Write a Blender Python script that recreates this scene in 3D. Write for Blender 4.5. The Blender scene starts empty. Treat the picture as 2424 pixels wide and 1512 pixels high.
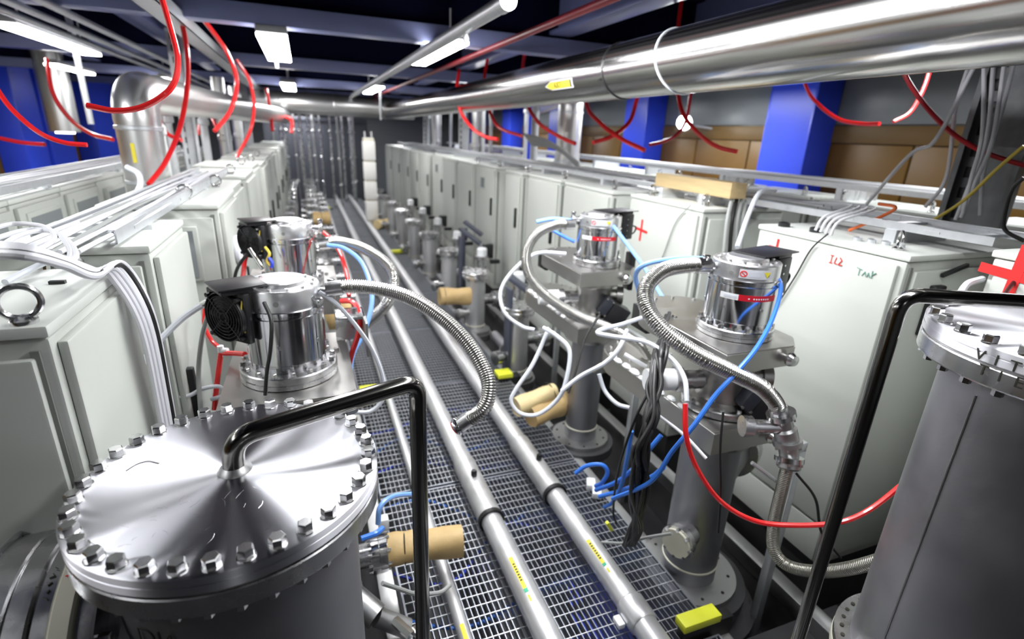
import bpy, bmesh, math, random
from mathutils import Vector, Matrix
random.seed(7)
S = bpy.context.scene
COL = S.collection
PI = math.pi

# ------------------------------------------------------------------ camera
YAW, PITCH, ROLL, FPX, CAMH = 0.376962574, 0.339250275, -0.043126995, 1231.56, 1.5
_f = Vector((math.sin(YAW)*math.cos(PITCH), math.cos(YAW)*math.cos(PITCH), -math.sin(PITCH)))
_r = Vector((math.cos(YAW), -math.sin(YAW), 0)); _d = _f.cross(_r)
RT = math.cos(ROLL)*_r + math.sin(ROLL)*_d
DN = -math.sin(ROLL)*_r + math.cos(ROLL)*_d
FW = _f
EYE = Vector((0, 0, CAMH))
cd = bpy.data.cameras.new('camera'); cam = bpy.data.objects.new('camera', cd); COL.objects.link(cam)
m = Matrix.Identity(4)
for i in range(3):
    m[i][0] = RT[i]; m[i][1] = -DN[i]; m[i][2] = -FW[i]; m[i][3] = EYE[i]
cam.matrix_world = m
cd.sensor_width = 36; cd.lens = FPX/2424*36; cd.clip_start = 0.02; cd.clip_end = 100
cd.dof.use_dof = True; cd.dof.focus_distance = 1.05; cd.dof.aperture_fstop = 2.7
S.camera = cam

# ------------------------------------------------------------------ world, light, exposure
w = bpy.data.worlds.new('world'); S.world = w; w.use_nodes = True
w.node_tree.nodes['Background'].inputs[0].default_value = (0.35, 0.4, 0.5, 1)
w.node_tree.nodes['Background'].inputs[1].default_value = 0.15
S.view_settings.view_transform = 'Standard'; S.view_settings.look = 'None'
S.view_settings.exposure = 0.0; S.view_settings.gamma = 1.0
S.view_settings.use_curve_mapping = False
def area(name, x, y, z, sx, sy, power):
    l = bpy.data.lights.new(name, 'AREA'); l.shape = 'RECTANGLE'; l.size = sx; l.size_y = sy
    l.energy = power; l.color = (0.97, 0.985, 1.0)
    o = bpy.data.objects.new(name, l); o.location = (x, y, z); COL.objects.link(o); return o
# unseen fluorescent battens of the same rows, plus lamps added for brightness
area('unseen_lamp', 0.885, 1.95, 2.0, 0.14, 1.2, 42)
area('unseen_lamp', 0.885, 0.75, 2.0, 0.14, 1.1, 22)
area('unseen_lamp', -1.58, 0.7, 2.0, 0.14, 1.2, 16)
area('unseen_lamp', -1.58, 2.1, 2.0, 0.14, 1.2, 44)
area('unseen_lamp', 0.1, 1.95, 2.0, 0.14, 1.2, 14)  # added outside the rows to brighten the sheen on the left lid
area('unseen_lamp', -0.12, -1.6, 2.0, 0.16, 1.2, 4)
area('unseen_lamp', 3.3, 1.7, 2.0, 0.14, 1.2, 28)  # unseen row at the right, added to brighten the blue columns
area('unseen_lamp', 3.3, 4.6, 2.0, 0.14, 1.2, 46)
area('unseen_lamp', 3.3, 7.4, 2.0, 0.14, 1.2, 50)
area('unseen_lamp', 3.3, 10.4, 2.0, 0.14, 1.2, 50)  # added to lighten the dark far part of the right wall
area('unseen_lamp', 2.2, 13.5, 2.0, 0.14, 1.2, 50)  # added to lift the darkness at the far end
area('unseen_lamp', -2.9, 5.5, 2.0, 0.14, 1.2, 45)
area('unseen_lamp', -0.12, 11.9, 2.0, 0.16, 1.2, 50)
FIX_EMIT = 32.0

# ------------------------------------------------------------------ pixel helpers: a point of the place seen at (u, v)
def ray(u, v): return RT*((u-1212)/FPX) + DN*((v-756)/FPX) + FW
def at_z(u, v, z): d = ray(u, v); return EYE + d*((z-CAMH)/d.z)
def at_x(u, v, x): d = ray(u, v); return EYE + d*(x/d.x)
def at_y(u, v, y): d = ray(u, v); return EYE + d*(y/d.y)
def at_c(u, v, c): return EYE + ray(u, v)*c

# ------------------------------------------------------------------ materials
MATS = {}; AROT = 0.25
def mat(name, col, rough=0.5, metal=0.0, noise=0.0, nscale=20.0, bump=0.0, bscale=60.0, aniso=0.0, emit=0.0, stretch=None, coat=0.0, rvar=0.0, spec=0.5):
    if name in MATS: return MATS[name]
    M = bpy.data.materials.new(name); M.use_nodes = True
    nt = M.node_tree; b = nt.nodes['Principled BSDF']
    c = (*col, 1)
    b.inputs['Base Color'].default_value = c
    b.inputs['Roughness'].default_value = rough; b.inputs['Metallic'].default_value = metal
    b.inputs['Specular IOR Level'].default_value = spec
    if coat: b.inputs['Coat Weight'].default_value = coat
    if emit:
        b.inputs['Emission Color'].default_value = c; b.inputs['Emission Strength'].default_value = emit
    tc = nt.nodes.new('ShaderNodeTexCoord'); src = tc.outputs['Object']
    if stretch:
        mp = nt.nodes.new('ShaderNodeMapping'); mp.inputs['Scale'].default_value = stretch
        nt.links.new(src, mp.inputs[0]); src = mp.outputs[0]
    if noise or rvar:
        n = nt.nodes.new('ShaderNodeTexNoise'); n.inputs['Scale'].default_value = nscale; n.inputs['Detail'].default_value = 5
        nt.links.new(src, n.inputs['Vector'])
        if noise:
            mx = nt.nodes.new('ShaderNodeMix'); mx.data_type = 'RGBA'
            mx.inputs[6].default_value = (*[max(0, k*(1-noise)) for k in col], 1)
            mx.inputs[7].default_value = (*[min(1, k*(1+noise*0.6)) for k in col], 1)
            nt.links.new(n.outputs['Fac'], mx.inputs[0]); nt.links.new(mx.outputs[2], b.inputs['Base Color'])
        if rvar:
            mr = nt.nodes.new('ShaderNodeMapRange'); mr.inputs[1].default_value = 0.3; mr.inputs[2].default_value = 0.7
            mr.inputs[3].default_value = max(0.02, rough-rvar); mr.inputs[4].default_value = rough+rvar
            nt.links.new(n.outputs['Fac'], mr.inputs[0]); nt.links.new(mr.outputs[0], b.inputs['Roughness'])
    if bump:
        n2 = nt.nodes.new('ShaderNodeTexNoise'); n2.inputs['Scale'].default_value = bscale; n2.inputs['Detail'].default_value = 4
        nt.links.new(src, n2.inputs['Vector'])
        bp = nt.nodes.new('ShaderNodeBump'); bp.inputs['Strength'].default_value = bump; bp.inputs['Distance'].default_value = 0.004
        nt.links.new(n2.outputs['Fac'], bp.inputs['Height']); nt.links.new(bp.outputs[0], b.inputs['Normal'])
    if aniso:
        b.inputs['Anisotropic'].default_value = aniso; b.inputs['Anisotropic Rotation'].default_value = AROT
        tg = nt.nodes.new('ShaderNodeTangent'); tg.direction_type = 'RADIAL'; tg.axis = 'Z'
        nt.links.new(tg.outputs[0], b.inputs['Tangent'])
    MATS[name] = M; return M
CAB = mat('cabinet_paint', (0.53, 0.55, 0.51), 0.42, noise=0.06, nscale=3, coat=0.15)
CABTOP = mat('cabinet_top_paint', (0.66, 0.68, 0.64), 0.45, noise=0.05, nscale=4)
CABDARK = mat('cabinet_plinth_black', (0.03, 0.03, 0.03), 0.6)
GASK = mat('door_gasket_grey', (0.22, 0.23, 0.21), 0.7)
BLACK = mat('black_plastic', (0.012, 0.012, 0.014), 0.38)
BLACKR = mat('black_rubber', (0.009, 0.009, 0.009), 0.42)
GREYPANEL = mat('grey_window', (0.24, 0.26, 0.27), 0.18)
STEEL = mat('brushed_steel', (0.60, 0.60, 0.61), 0.27, 1, noise=0.12, nscale=18, rvar=0.08)
STEELD = mat('dull_steel', (0.46, 0.46, 0.46), 0.42, 1, noise=0.25, nscale=9, rvar=0.1, bump=0.15)
POL = mat('polished_steel', (0.72, 0.72, 0.74), 0.13, 1, rvar=0.05, nscale=12)
LIDM = mat('turned_lid_steel', (0.80, 0.80, 0.85), 0.40, 1, aniso=1.0)
BOLTM = mat('bolt_steel', (0.62, 0.62, 0.62), 0.22, 1)
ROD = mat('dark_rod_steel', (0.22, 0.215, 0.20), 0.17, 1)
PIPEM = mat('galvanised_pipe', (0.74, 0.74, 0.75), 0.40, 0.75, noise=0.08, nscale=14, rvar=0.06)
PIPEJ = mat('sleeve_grey_steel', (0.60, 0.60, 0.60), 0.45, 0.75, noise=0.2, nscale=20, rvar=0.1, bump=0.2)
BIGP = mat('overhead_pipe_steel', (0.47, 0.46, 0.45), 0.20, 1, noise=0.16, nscale=6, stretch=(9, 0.05, 9), rvar=0.06)
TANKM = mat('tank_wall_steel', (0.36, 0.36, 0.38), 0.5, 1, noise=0.3, nscale=5, rvar=0.08, bump=0.1)
GALV = mat('galvanised_tray', (0.74, 0.76, 0.79), 0.38, 0.7, noise=0.15, nscale=30)
GRATE = mat('grating_steel', (0.40, 0.42, 0.47), 0.40, 0.8, noise=0.3, nscale=40)
HOSE = mat('corrugated_hose_steel', (0.66, 0.65, 0.62), 0.25, 1)
DUCT = mat('duct_sheet_steel', (0.76, 0.76, 0.75), 0.33, 0.9, noise=0.1, nscale=6)
VALV = mat('valve_body_steel', (0.50, 0.49, 0.47), 0.36, 1, noise=0.12, nscale=16, rvar=0.08)
KRAFT = mat('kraft_paper', (0.52, 0.36, 0.16), 0.6, noise=0.2, nscale=20, bump=0.5, bscale=30)
KRAFTL = mat('pale_kraft_paper', (0.72, 0.57, 0.30), 0.5, noise=0.15, nscale=20, bump=0.5, bscale=25)
WOOD = mat('pale_pine', (0.70, 0.52, 0.27), 0.6, noise=0.3, nscale=6, stretch=(4, 0.7, 9))
WHITE = mat('white_plastic', (0.80, 0.81, 0.83), 0.4)
TUBEW = mat('white_tube', (0.72, 0.74, 0.80), 0.35)
CABLEW = mat('light_grey_cable', (0.70, 0.70, 0.74), 0.45)
CABLEG = mat('grey_cable', (0.33, 0.34, 0.33), 0.5)
REDT = mat('red_tube', (0.80, 0.018, 0.02), 0.25, coat=0.4)
REDD = mat('dark_red_tube', (0.45, 0.01, 0.02), 0.3)
BLUET = mat('blue_tube', (0.045, 0.20, 0.75), 0.3)
BLUEL = mat('pale_blue_tube', (0.22, 0.42, 0.85), 0.3)
BLUEC = mat('blue_cable', (0.02, 0.05, 0.55), 0.4)
YELT = mat('yellow_cable', (0.62, 0.47, 0.06), 0.4)
ORNG = mat('orange_cable', (0.85, 0.17, 0.03), 0.4)
YEL = mat('yellow_plastic', (0.72, 0.75, 0.04), 0.45)
STICK = mat('yellow_sticker', (0.85, 0.72, 0.05), 0.5)
STICKG = mat('green_sticker', (0.05, 0.45, 0.25), 0.5)
INK = mat('black_ink', (0.03, 0.03, 0.02), 0.7)
REDP = mat('red_marker', (0.72, 0.02, 0.02), 0.6)
REDL = mat('red_label', (0.55, 0.008, 0.02), 0.4)
GREENP = mat('green_marker', (0.20, 0.36, 0.30), 0.7)
CREAM = mat('cream_gasket', (0.62, 0.60, 0.50), 0.6, noise=0.1)
NAVY = mat('navy_ceiling', (0.004, 0.006, 0.024), 0.7, noise=0.2, nscale=3, spec=0.05)
BEAM = mat('beam_blue_grey', (0.16, 0.18, 0.36), 0.32, noise=0.15, nscale=4)
BEAM_LIT = mat('beam_lit_blue', (0.26, 0.29, 0.52), 0.3, noise=0.12, nscale=4)  # lamp light on the lower beam boxes put into a paler colour
COLB = mat('blue_column_paint', (0.035, 0.085, 0.85), 0.32, noise=0.1, nscale=4)
GREYW = mat('grey_wall_sheet', (0.22, 0.235, 0.245), 0.36, noise=0.2, nscale=2, stretch=(1, 0.3, 6))
OCHRE = mat('ochre_board', (0.20, 0.10, 0.011), 0.45, noise=0.25, nscale=3)
OCHRED = mat('ochre_rail', (0.16, 0.088, 0.018), 0.5, noise=0.2, nscale=3)
FLOORM = mat('dark_floor', (0.035, 0.035, 0.038), 0.6, noise=0.4, nscale=8)
PLATE = mat('dark_floor_plate', (0.07, 0.07, 0.075), 0.5, noise=0.3, nscale=12)
LAMPM = mat('lamp_diffuser', (1.0, 1.0, 1.0), 0.5, emit=FIX_EMIT)
LAMPH = mat('lamp_housing', (0.55, 0.56, 0.58), 0.5)
FLOODM = mat('flood_lamp_face', (0.95, 1.0, 1.0), 0.5, emit=90)
REDPIPE = mat('red_sprinkler_pipe', (0.22, 0.012, 0.02), 0.45)

# ------------------------------------------------------------------ mesh helpers
W = {}
def B(): return bmesh.new()
def link(name, bm, material, parent=None, loc=None, smooth=True, ang=32):
    me = bpy.data.meshes.new(name); bmesh.ops.recalc_face_normals(bm, faces=bm.faces[:]); bm.to_mesh(me); bm.free()
    o = bpy.data.objects.new(name, me); COL.objects.link(o)
    if parent is not None:
        base = W[parent.name]; o.parent = parent; W[o.name] = base
    else:
        base = Vector(loc) if loc is not None else Vector((0, 0, 0)); o.location = base; W[o.name] = base
    me.transform(Matrix.Translation(-base))
    me.materials.append(material)
    if smooth and len(me.polygons):
        me.polygons.foreach_set('use_smooth', [True]*len(me.polygons)); me.set_sharp_from_angle(angle=math.radians(ang))
    return o
def thing(name, label, cat, loc=(0, 0, 0), group=None, local=False, rz=0):
    o = bpy.data.objects.new(name, None); COL.objects.link(o); o.location = loc; o.rotation_euler = (0, 0, rz)
    o.empty_display_size = 0.05
    o['label'] = label; o['category'] = cat
    if group: o['group'] = group
    W[o.name] = Vector((0, 0, 0)) if local else Vector(loc)
    return o
def solo(name, bm, material, label, cat, group=None, kind=None, ang=32):
    vs = [v.co for v in bm.verts]
    loc = Vector((sum(v.x for v in vs)/len(vs), sum(v.y for v in vs)/len(vs), min(v.z for v in vs)))
    o = link(name, bm, material, loc=loc, ang=ang)
    o['label'] = label; o['category'] = cat
    if group: o['group'] = group
    if kind: o['kind'] = kind
    return o
def struct(name, bm, material, parent=None):
    o = link(name, bm, material, parent)
    if parent is None: o['kind'] = 'structure'
    return o
def dup(root, loc, rz=None, label=None, group=None):
    r = root.copy(); COL.objects.link(r); r.location = loc; W[r.name] = Vector(loc)
    if rz is not None: r.rotation_euler = (0, 0, rz)
    if label: r['label'] = label
    if group: r['group'] = group
    for ch in list(root.children):
        c = ch.copy(); COL.objects.link(c); c.parent = r
        for g in ch.children:
            e = g.copy(); COL.objects.link(e); e.parent = c
    return r
def box(bm, x0, x1, y0, y1, z0, z1, bev=0.0, M=None):
    r = bmesh.ops.create_cube(bm, size=1)
    T = Matrix.Translation(((x0+x1)/2, (y0+y1)/2, (z0+z1)/2)) @ Matrix.Diagonal((abs(x1-x0), abs(y1-y0), abs(z1-z0), 1))
    bmesh.ops.transform(bm, matrix=T, verts=r['verts'])
    vs = r['verts']
    if bev:
        es = list({e for v in vs for e in v.link_edges})
        rr = bmesh.ops.bevel(bm, geom=es, offset=bev, segments=2, affect='EDGES', profile=0.5)
        vs = list({v for f in rr['faces'] for v in f.verts} | {v for v in vs if v.is_valid})
    if M is not None: bmesh.ops.transform(bm, matrix=M, verts=vs)
    return vs
def frame(a, b):
    z = (Vector(b)-Vector(a)).normalized()
    x = z.orthogonal().normalized(); y = z.cross(x)
    m = Matrix.Identity(4)
    for i in range(3): m[i][0] = x[i]; m[i][1] = y[i]; m[i][2] = z[i]; m[i][3] = a[i]
    return m
def lathe(bm, prof, seg=32, M=None, cap=True):
    rings = []
    for (r, z) in prof:
        ring = []
        for k in range(seg):
            p = Vector((r*math.cos(2*PI*k/seg), r*math.sin(2*PI*k/seg), z))
            ring.append(bm.verts.new(M @ p if M is not None else p))
        rings.append(ring)
    for a, b in zip(rings, rings[1:]):
        for k in range(seg): bm.faces.new((a[k], a[(k+1) % seg], b[(k+1) % seg], b[k]))
    if cap:
        if prof[0][0] > 1e-5: bm.faces.new(rings[0][::-1])
        if prof[-1][0] > 1e-5: bm.faces.new(rings[-1])
    return rings
def cyl(bm, a, b, r, r2=None, seg=24):
    a = Vector(a); b = Vector(b)
    lathe(bm, [(r, 0), (r if r2 is None else r2, (b-a).length)], seg, frame(a, b))
def ring(bm, a, b, ro, ri, seg=32):
    a = Vector(a); b = Vector(b); h = (b-a).length
    lathe(bm, [(ri, 0), (ro, 0), (ro, h), (ri, h), (ri, 0)], seg, frame(a, b), cap=False)
def torus(bm, c, R, r, M=None, seg=28, s2=10):
    vs = []
    for i in range(seg):
        A = 2*PI*i/seg; row = []
        for j in range(s2):
            t = 2*PI*j/s2
            p = Vector(((R+r*math.cos(t))*math.cos(A), (R+r*math.cos(t))*math.sin(A), r*math.sin(t)))
            if M is not None: p = M @ p
            row.append(bm.verts.new(p+Vector(c)))
        vs.append(row)
    for i in range(seg):
        for j in range(s2):
            bm.faces.new((vs[i][j], vs[(i+1) % seg][j], vs[(i+1) % seg][(j+1) % s2], vs[i][(j+1) % s2]))
def spline(pts, step=None, n=8):
    pts = [Vector(p) for p in pts]
    P = [pts[0]*2-pts[1]] + pts + [pts[-1]*2-pts[-2]]
    out = []
    for i in range(1, len(P)-2):
        a, b, c, d = P[i-1], P[i], P[i+1], P[i+2]
        for k in range(n):
            t = k/n
            out.append(0.5*((2*b)+(c-a)*t+(2*a-5*b+4*c-d)*t*t+(3*b-a-3*c+d)*t**3))
    out.append(pts[-1])
    if step:
        res = [out[0]]; acc = 0; prev = out[0]
        L = [0]
        for p, q in zip(out, out[1:]): L.append(L[-1]+(q-p).length)
        N = max(2, int(L[-1]/step)); j = 0; res = []
        for i in range(N+1):
            s = L[-1]*i/N
            while j < len(L)-2 and L[j+1] < s: j += 1
            t = (s-L[j])/max(1e-9, L[j+1]-L[j]); res.append(out[j].lerp(out[j+1], t))
        return res
    return out
def sweep(bm, pts, rad, seg=8, cap=True):
    rings = []; up = None
    n = len(pts)
    for i, p in enumerate(pts):
        t = (pts[min(i+1, n-1)]-pts[max(i-1, 0)]).normalized()
        if up is None: up = t.orthogonal().normalized()
        up = (up - t*up.dot(t)).normalized(); s = t.cross(up)
        r = rad(i) if callable(rad) else rad
        rings.append([bm.verts.new(p+up*(r*math.cos(2*PI*k/seg))+s*(r*math.sin(2*PI*k/seg))) for k in range(seg)])
    for a, b in zip(rings, rings[1:]):
        for k in range(seg): bm.faces.new((a[k], a[(k+1) % seg], b[(k+1) % seg], b[k]))
    if cap: bm.faces.new(rings[0][::-1]); bm.faces.new(rings[-1])
def tube(bm, pts, r, seg=8, n=8): sweep(bm, spline(pts, n=n), r, seg)
def corrugated(bm, pts, r, pitch=0.0062, depth=0.13, seg=16):
    P = spline(pts, step=pitch/4)
    pat = (0, 0.75, 1, 0.75)
    sweep(bm, P, lambda i: r*(1-depth+depth*pat[i % 4]), seg)
def px(path): return [at_c(*p) for p in path]
def bolt_mesh(r, h, washer=True):
    b = B()
    if washer: lathe(b, [(r*1.13, 0), (r*1.13, h*0.16)], 16)
    z0 = h*0.18 if washer else 0
    lathe(b, [(r, z0), (r, h*0.88), (r*0.86, h)], 6)
    me = bpy.data.meshes.new('bolt'); bmesh.ops.recalc_face_normals(b, faces=b.faces[:]); b.to_mesh(me); b.free(); me.materials.append(BOLTM); return me
BOLTS = {}
def bolts(parent, c, R, n, r=0.0105, h=0.016, phase=0.0, M=None, name='bolt'):
    key = (r, h)
    if key not in BOLTS: BOLTS[key] = bolt_mesh(r, h)
    for k in range(n):
        a = phase+2*PI*k/n
        o = bpy.data.objects.new(name, BOLTS[key]); COL.objects.link(o); o.parent = parent
        L = Matrix.Translation((R*math.cos(a), R*math.sin(a), 0)) @ Matrix.Rotation(a*2.7, 4, 'Z')
        L = (M if M is not None else Matrix.Translation(Vector(c))) @ L
        o.matrix_local = Matrix.Translation(-W[parent.name]) @ L
def bolts_joined(bm, M, R, n, r, h):
    for k in range(n):
        a = 2*PI*k/n
        lathe(bm, [(r, 0), (r, h)], 6, M @ Matrix.Translation((R*math.cos(a), R*math.sin(a), 0)))
def letters(parent, text, M, size, material, name='lettering', thick=0.0):
    fc = bpy.data.curves.new(name, 'FONT'); fc.body = text; fc.size = size; fc.align_x = 'CENTER'; fc.align_y = 'CENTER'; fc.extrude = 0.0004; fc.offset = thick
    fc.materials.append(material)
    tmp = bpy.data.objects.new('tmp', fc); COL.objects.link(tmp)
    me = bpy.data.meshes.new_from_object(tmp.evaluated_get(bpy.context.evaluated_depsgraph_get()))
    bpy.data.objects.remove(tmp)
    o = bpy.data.objects.new(name, me); COL.objects.link(o); o.parent = parent
    o.matrix_local = Matrix.Translation(-W[parent.name]) @ M
    return o
def axes(o, x, y):
    x = Vector(x).normalized(); y = Vector(y); y = (y-x*y.dot(x)).normalized(); z = x.cross(y)
    m = Matrix.Identity(4)
    for i in range(3): m[i][0] = x[i]; m[i][1] = y[i]; m[i][2] = z[i]; m[i][3] = o[i]
    return m
def strokes(bm, M, segs, wd, th=0.0008):
    for i_, (x0, y0, x1, y1) in enumerate(segs):
        a = Vector((x0, y0, 0)); b = Vector((x1, y1, 0)); d = b-a; L = d.length
        T = M @ Matrix.Translation((a+b)/2) @ Matrix.Rotation(math.atan2(d.y, d.x), 4, 'Z')
        box(bm, -L/2-wd*0.3, L/2+wd*0.3, -wd/2, wd/2, -0.0002*i_, th*(1+0.35*i_), M=T)
ORD = ['first', 'second', 'third', 'fourth', 'fifth', 'sixth', 'seventh', 'eighth', 'ninth', 'tenth', 'eleventh', 'twelfth', 'thirteenth', 'fourteenth']

# ================================================================== STRUCTURE
XL, XR, YF, ZC, ZF, YB = -3.7, 4.5, 17.0, 2.62, -0.32, -3.2
b = B(); box(b, XL-0.2, XR+0.2, YB, YF+0.2, ZF-0.1, ZF); struct('floor', b, FLOORM)
b = B(); box(b, XL-0.2, XR+0.2, YB, YF+0.2, ZC, ZC+0.1); ce = struct('ceiling', b, NAVY)
b = B(); box(b, XL-0.2, XR+0.2, YF, YF+0.15, ZF, ZC); struct('wall_far', b, GREYW)
b = B(); box(b, XL-0.2, XR+0.2, YB-0.15, YB, ZF, ZC); struct('wall_back', b, GREYW)
b = B(); box(b, XR, XR+0.12, YB, YF, ZF, ZC); wr = struct('wall_right', b, GREYW)
b = B(); box(b, XL-0.12, XL, YB, YF, ZF, ZC); wl = struct('wall_left', b, OCHRED)
for sgn, wall, X in ((1, wr, XR), (-1, wl, XL)):
    xi = X-sgn*0.03
    y = -0.5
    while y < 14:
        b = B(); box(b, min(X, xi), max(X, xi), y+0.008, y+0.84, 0.6, 1.55, 0.006); struct('panel', b, OCHRE, wall)
        y += 0.85
    b = B(); box(b, min(X, X-sgn*0.05), max(X, X-sgn*0.05), -1, 14.5, 1.556, 1.7, 0.006); struct('rail', b, OCHRED, wall)
    for k in range(6):
        y0 = -0.6+k*2.5
        b = B(); box(b, min(X, xi), max(X, xi), y0+0.005, y0+2.49, 1.71, 2.09, 0.004); struct('panel', b, GREYW, wall)
        b = B(); box(b, min(X, xi), max(X, xi), y0+0.005, y0+2.49, 2.10, 2.5, 0.004); struct('panel', b, GREYW, wall)
# ceiling beams (across) and girders (along)
for k in range(6):
    yb = 3.75+2.5*k
    b = B(); box(b, XL, XR, yb-0.06, yb+0.08, 2.045, 2.15, 0.004)
    tb = struct('trim_%d' % (k+1), b, BEAM_LIT)
    b = B(); box(b, XL, XR, yb, yb+0.02, 2.15, 2.5); box(b, XL, XR, yb-0.09, yb+0.11, 2.5, 2.52); struct('web', b, NAVY, tb)  # web and top flange take the dark ceiling colour in place of shade
for k, xb in enumerate((1.75, 2.9, -1.05, -2.4)):
    b = B(); box(b, xb-0.012, xb+0.012, YB, YF, 2.2, 2.52); box(b, xb-0.08, xb+0.08, YB, YF, 2.17, 2.2, 0.003)
    struct('trim_%d' % (k+10), b, BEAM)
# blue columns
def column(name, x0, x1, y0, y1, label):
    b = B(); cx = (x0+x1)/2; cy = (y0+y1)/2
    box(b, x0, x1, y0, y0+0.025, ZF, 2.5, 0.003); box(b, x0, x1, y1-0.025, y1, ZF, 2.5, 0.003)
    box(b, x0 if x0 > 0 else x1-0.04, x0+0.04 if x0 > 0 else x1, y0+0.02, y1-0.02, ZF, 2.5)
    solo(name, b, COLB, label, 'column', 'blue steel columns')
for k in range(5):
    y0 = 3.62+2.5*k
    column('steel_column', XR-0.33, XR-0.04, y0, y0+0.52, '%s blue steel column from the camera along the right wall' % ORD[k])
for k, (y0, y1) in enumerate(((8.9, 9.55), (9.7, 10.55), (11.6, 13.0))):
    column('steel_column', XL+0.04, XL+0.33, y0, y1, '%s blue steel column along the left wall' % ['nearest', 'middle', 'farthest'][k])

# ================================================================== LAMPS
def batten(x, y0, y1, z, wd, label):
    t = thing('ceiling_batten', label, 'lamp', (x, (y0+y1)/2, z), 'fluorescent battens under the ceiling beams')
    b = B(); box(b, x-wd*0.5, x+wd*0.5, y0-0.02, y1+0.02, z+0.006, z+0.045, 0.006); link('housing', b, LAMPH, t)
    b = B(); box(b, x-wd/2, x+wd/2, y0, y1, z-0.016, z+0.004, 0.004); link('diffuser', b, LAMPM, t)
    for y in (y0+0.2, y1-0.2):
        b = B(); cyl(b, (x, y, z+0.04), (x, y, 2.2 if abs(x) > 0.5 else 2.5), 0.006, seg=8); link('hanger', b, LAMPH, t)
zl = 2.0
batten(-0.12, 3.7, 5.0, zl, 0.17, 'large bright batten hanging above the aisle, left of the tubular rail')
batten(-0.12, 7.65, 8.95, zl, 0.17, 'small bright batten farther along the aisle above the transverse duct')
batten(0.885, 3.25, 4.45, zl, 0.12, 'bright batten between the tubular rail and the red sprinkler pipe')
batten(0.93, 7.1, 8.4, zl, 0.12, 'small bright batten just above the far end of the tubular rail')
batten(-1.58, 4.3, 5.75, zl, 0.13, 'longest bright batten over the left-hand cabinet rows')
batten(-2.35, 7.2, 8.3, zl, 0.12, 'bright batten above the hanging cylinder by the left wall')
batten(-1.58, 8.2, 9.4, zl, 0.12, 'small bright batten behind the big red loop on the left')
batten(-1.58, 11.6, 12.8, zl, 0.12, 'tiny bright batten beyond the left elbow duct')
batten(2.0, 6.3, 7.5, 1.99, 0.10, 'thin bright batten just above the big overhead pipe')
# flood lamp at the right wall
p = at_x(1620, 290, 4.05)
t = thing('flood_lamp', 'dazzling white flood lamp beside the blue column on the right wall', 'lamp', p)
nrm = (EYE-p).normalized()
b = B(); cyl(b, p-nrm*0.12, p-nrm*0.01, 0.05, 0.085); link('reflector', b, LAMPH, t)
b = B(); cyl(b, p-nrm*0.012, p, 0.075); link('lamp_face', b, FLOODM, t)
b = B(); tube(b, [p-nrm*0.1, p-nrm*0.12+Vector((0.1, 0, -0.02)), Vector((XR-0.02, p.y, p.z-0.05))], 0.014); link('bracket', b, LAMPH, t)

# ================================================================== OVERHEAD PIPE AND OTHER OVERHEAD RUNS
def tilt(phi): return Vector((math.sin(phi), 0, math.cos(phi)))
OX, OZ, OR = 1.369, 1.793, 0.116
t = thing('overhead_pipe', 'big shiny steel pipe running overhead along the whole hall', 'pipe', (OX, 2, OZ))
b = B(); lathe(b, [(OR, 0), (OR, 12.5)], 64, frame((OX, -2.2, OZ), (OX, 12, OZ))); link('pipe_wall', b, BIGP, t)
def ringpt(y, phi, r): return Vector((OX+r*math.sin(phi), y, OZ+r*math.cos(phi)))
def tie(name, yb, material, label, wd, slant):
    b = B(); pts = [ringpt(yb+slant*math.cos(2*PI*k/40), 2*PI*k/40, OR+0.0015) for k in range(41)]
    sweep(b, pts, wd, 6)
    tt = thing(name, label, 'cable tie', ringpt(yb, PI, OR+0.01)); link('strap', b, material, tt)
    return tt
# angle (from the pipe axis) facing the camera: towards -x and a little down
PHI = math.atan2(-OX, EYE.z-OZ)
def oy(u, v):  # y on the pipe for a pixel near its axis
    d = ray(u, v); k = OX/d.x*0.93; return d.y*k
yk = oy(1432, 190)
tt = tie('black_cable_tie', yk, BLACK, 'black cable tie strapped round the overhead pipe with its lock facing out', 0.0035, 0.02)
b = B(); box(b, -0.010, 0.010, -0.008, 0.008, 0, 0.008, 0.002, M=axes(ringpt(yk-0.002, PHI-0.1, OR), (0, 1, 0), tilt(PHI+PI/2))); link('lock_head', b, BLACK, tt)
b = B(); tube(b, [ringpt(yk, PHI-0.1, OR+0.006), ringpt(yk+0.02, PHI-0.15, OR+0.012), ringpt(yk+0.035, PHI-0.2, OR+0.008)], 0.0025, 6); link('tail', b, BLACK, tt)
tie('white_cable_tie', oy(1560, 150), TUBEW, 'white cable tie round the overhead pipe beside the black one', 0.0035, 0.035)
# sticker
ys0, ys1 = oy(1297, 195), oy(1362, 190)
def curved_patch(y0, y1, a0, a1, r, taper=0.0):
    b = B(); N = 8; rows = []
    for i in range(N+1):
        a = a0+(a1-a0)*i/N; e = abs(i/N-0.5)*2*taper
        rows.append([b.verts.new(ringpt(y0, a, r)), b.verts.new(ringpt(y1+e*(y0-y1)*0.25, a, r))])
    for p, q in zip(rows, rows[1:]): b.faces.new((p[0], p[1], q[1], q[0]))
    g = bmesh.ops.extrude_face_region(b, geom=b.faces[:]); 
    for v in [v for v in g['geom'] if isinstance(v, bmesh.types.BMVert)]:
        d = Vector((v.co.x-OX, 0, v.co.z-OZ)).normalized(); v.co += d*0.0008
    return b
A0, A1 = PHI+0.06, PHI-0.27
yn, yf_ = min(ys0, ys1), max(ys0, ys1)
t = thing('pipe_marker', 'yellow arrow marker with dark print stuck on the overhead pipe left of the black tie', 'label', ringpt(yn, PHI, OR))
link('white_backing', curved_patch(yn, yf_, A0+0.03, A1-0.03, OR+0.0006, 1.0), WHITE, t)
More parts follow.
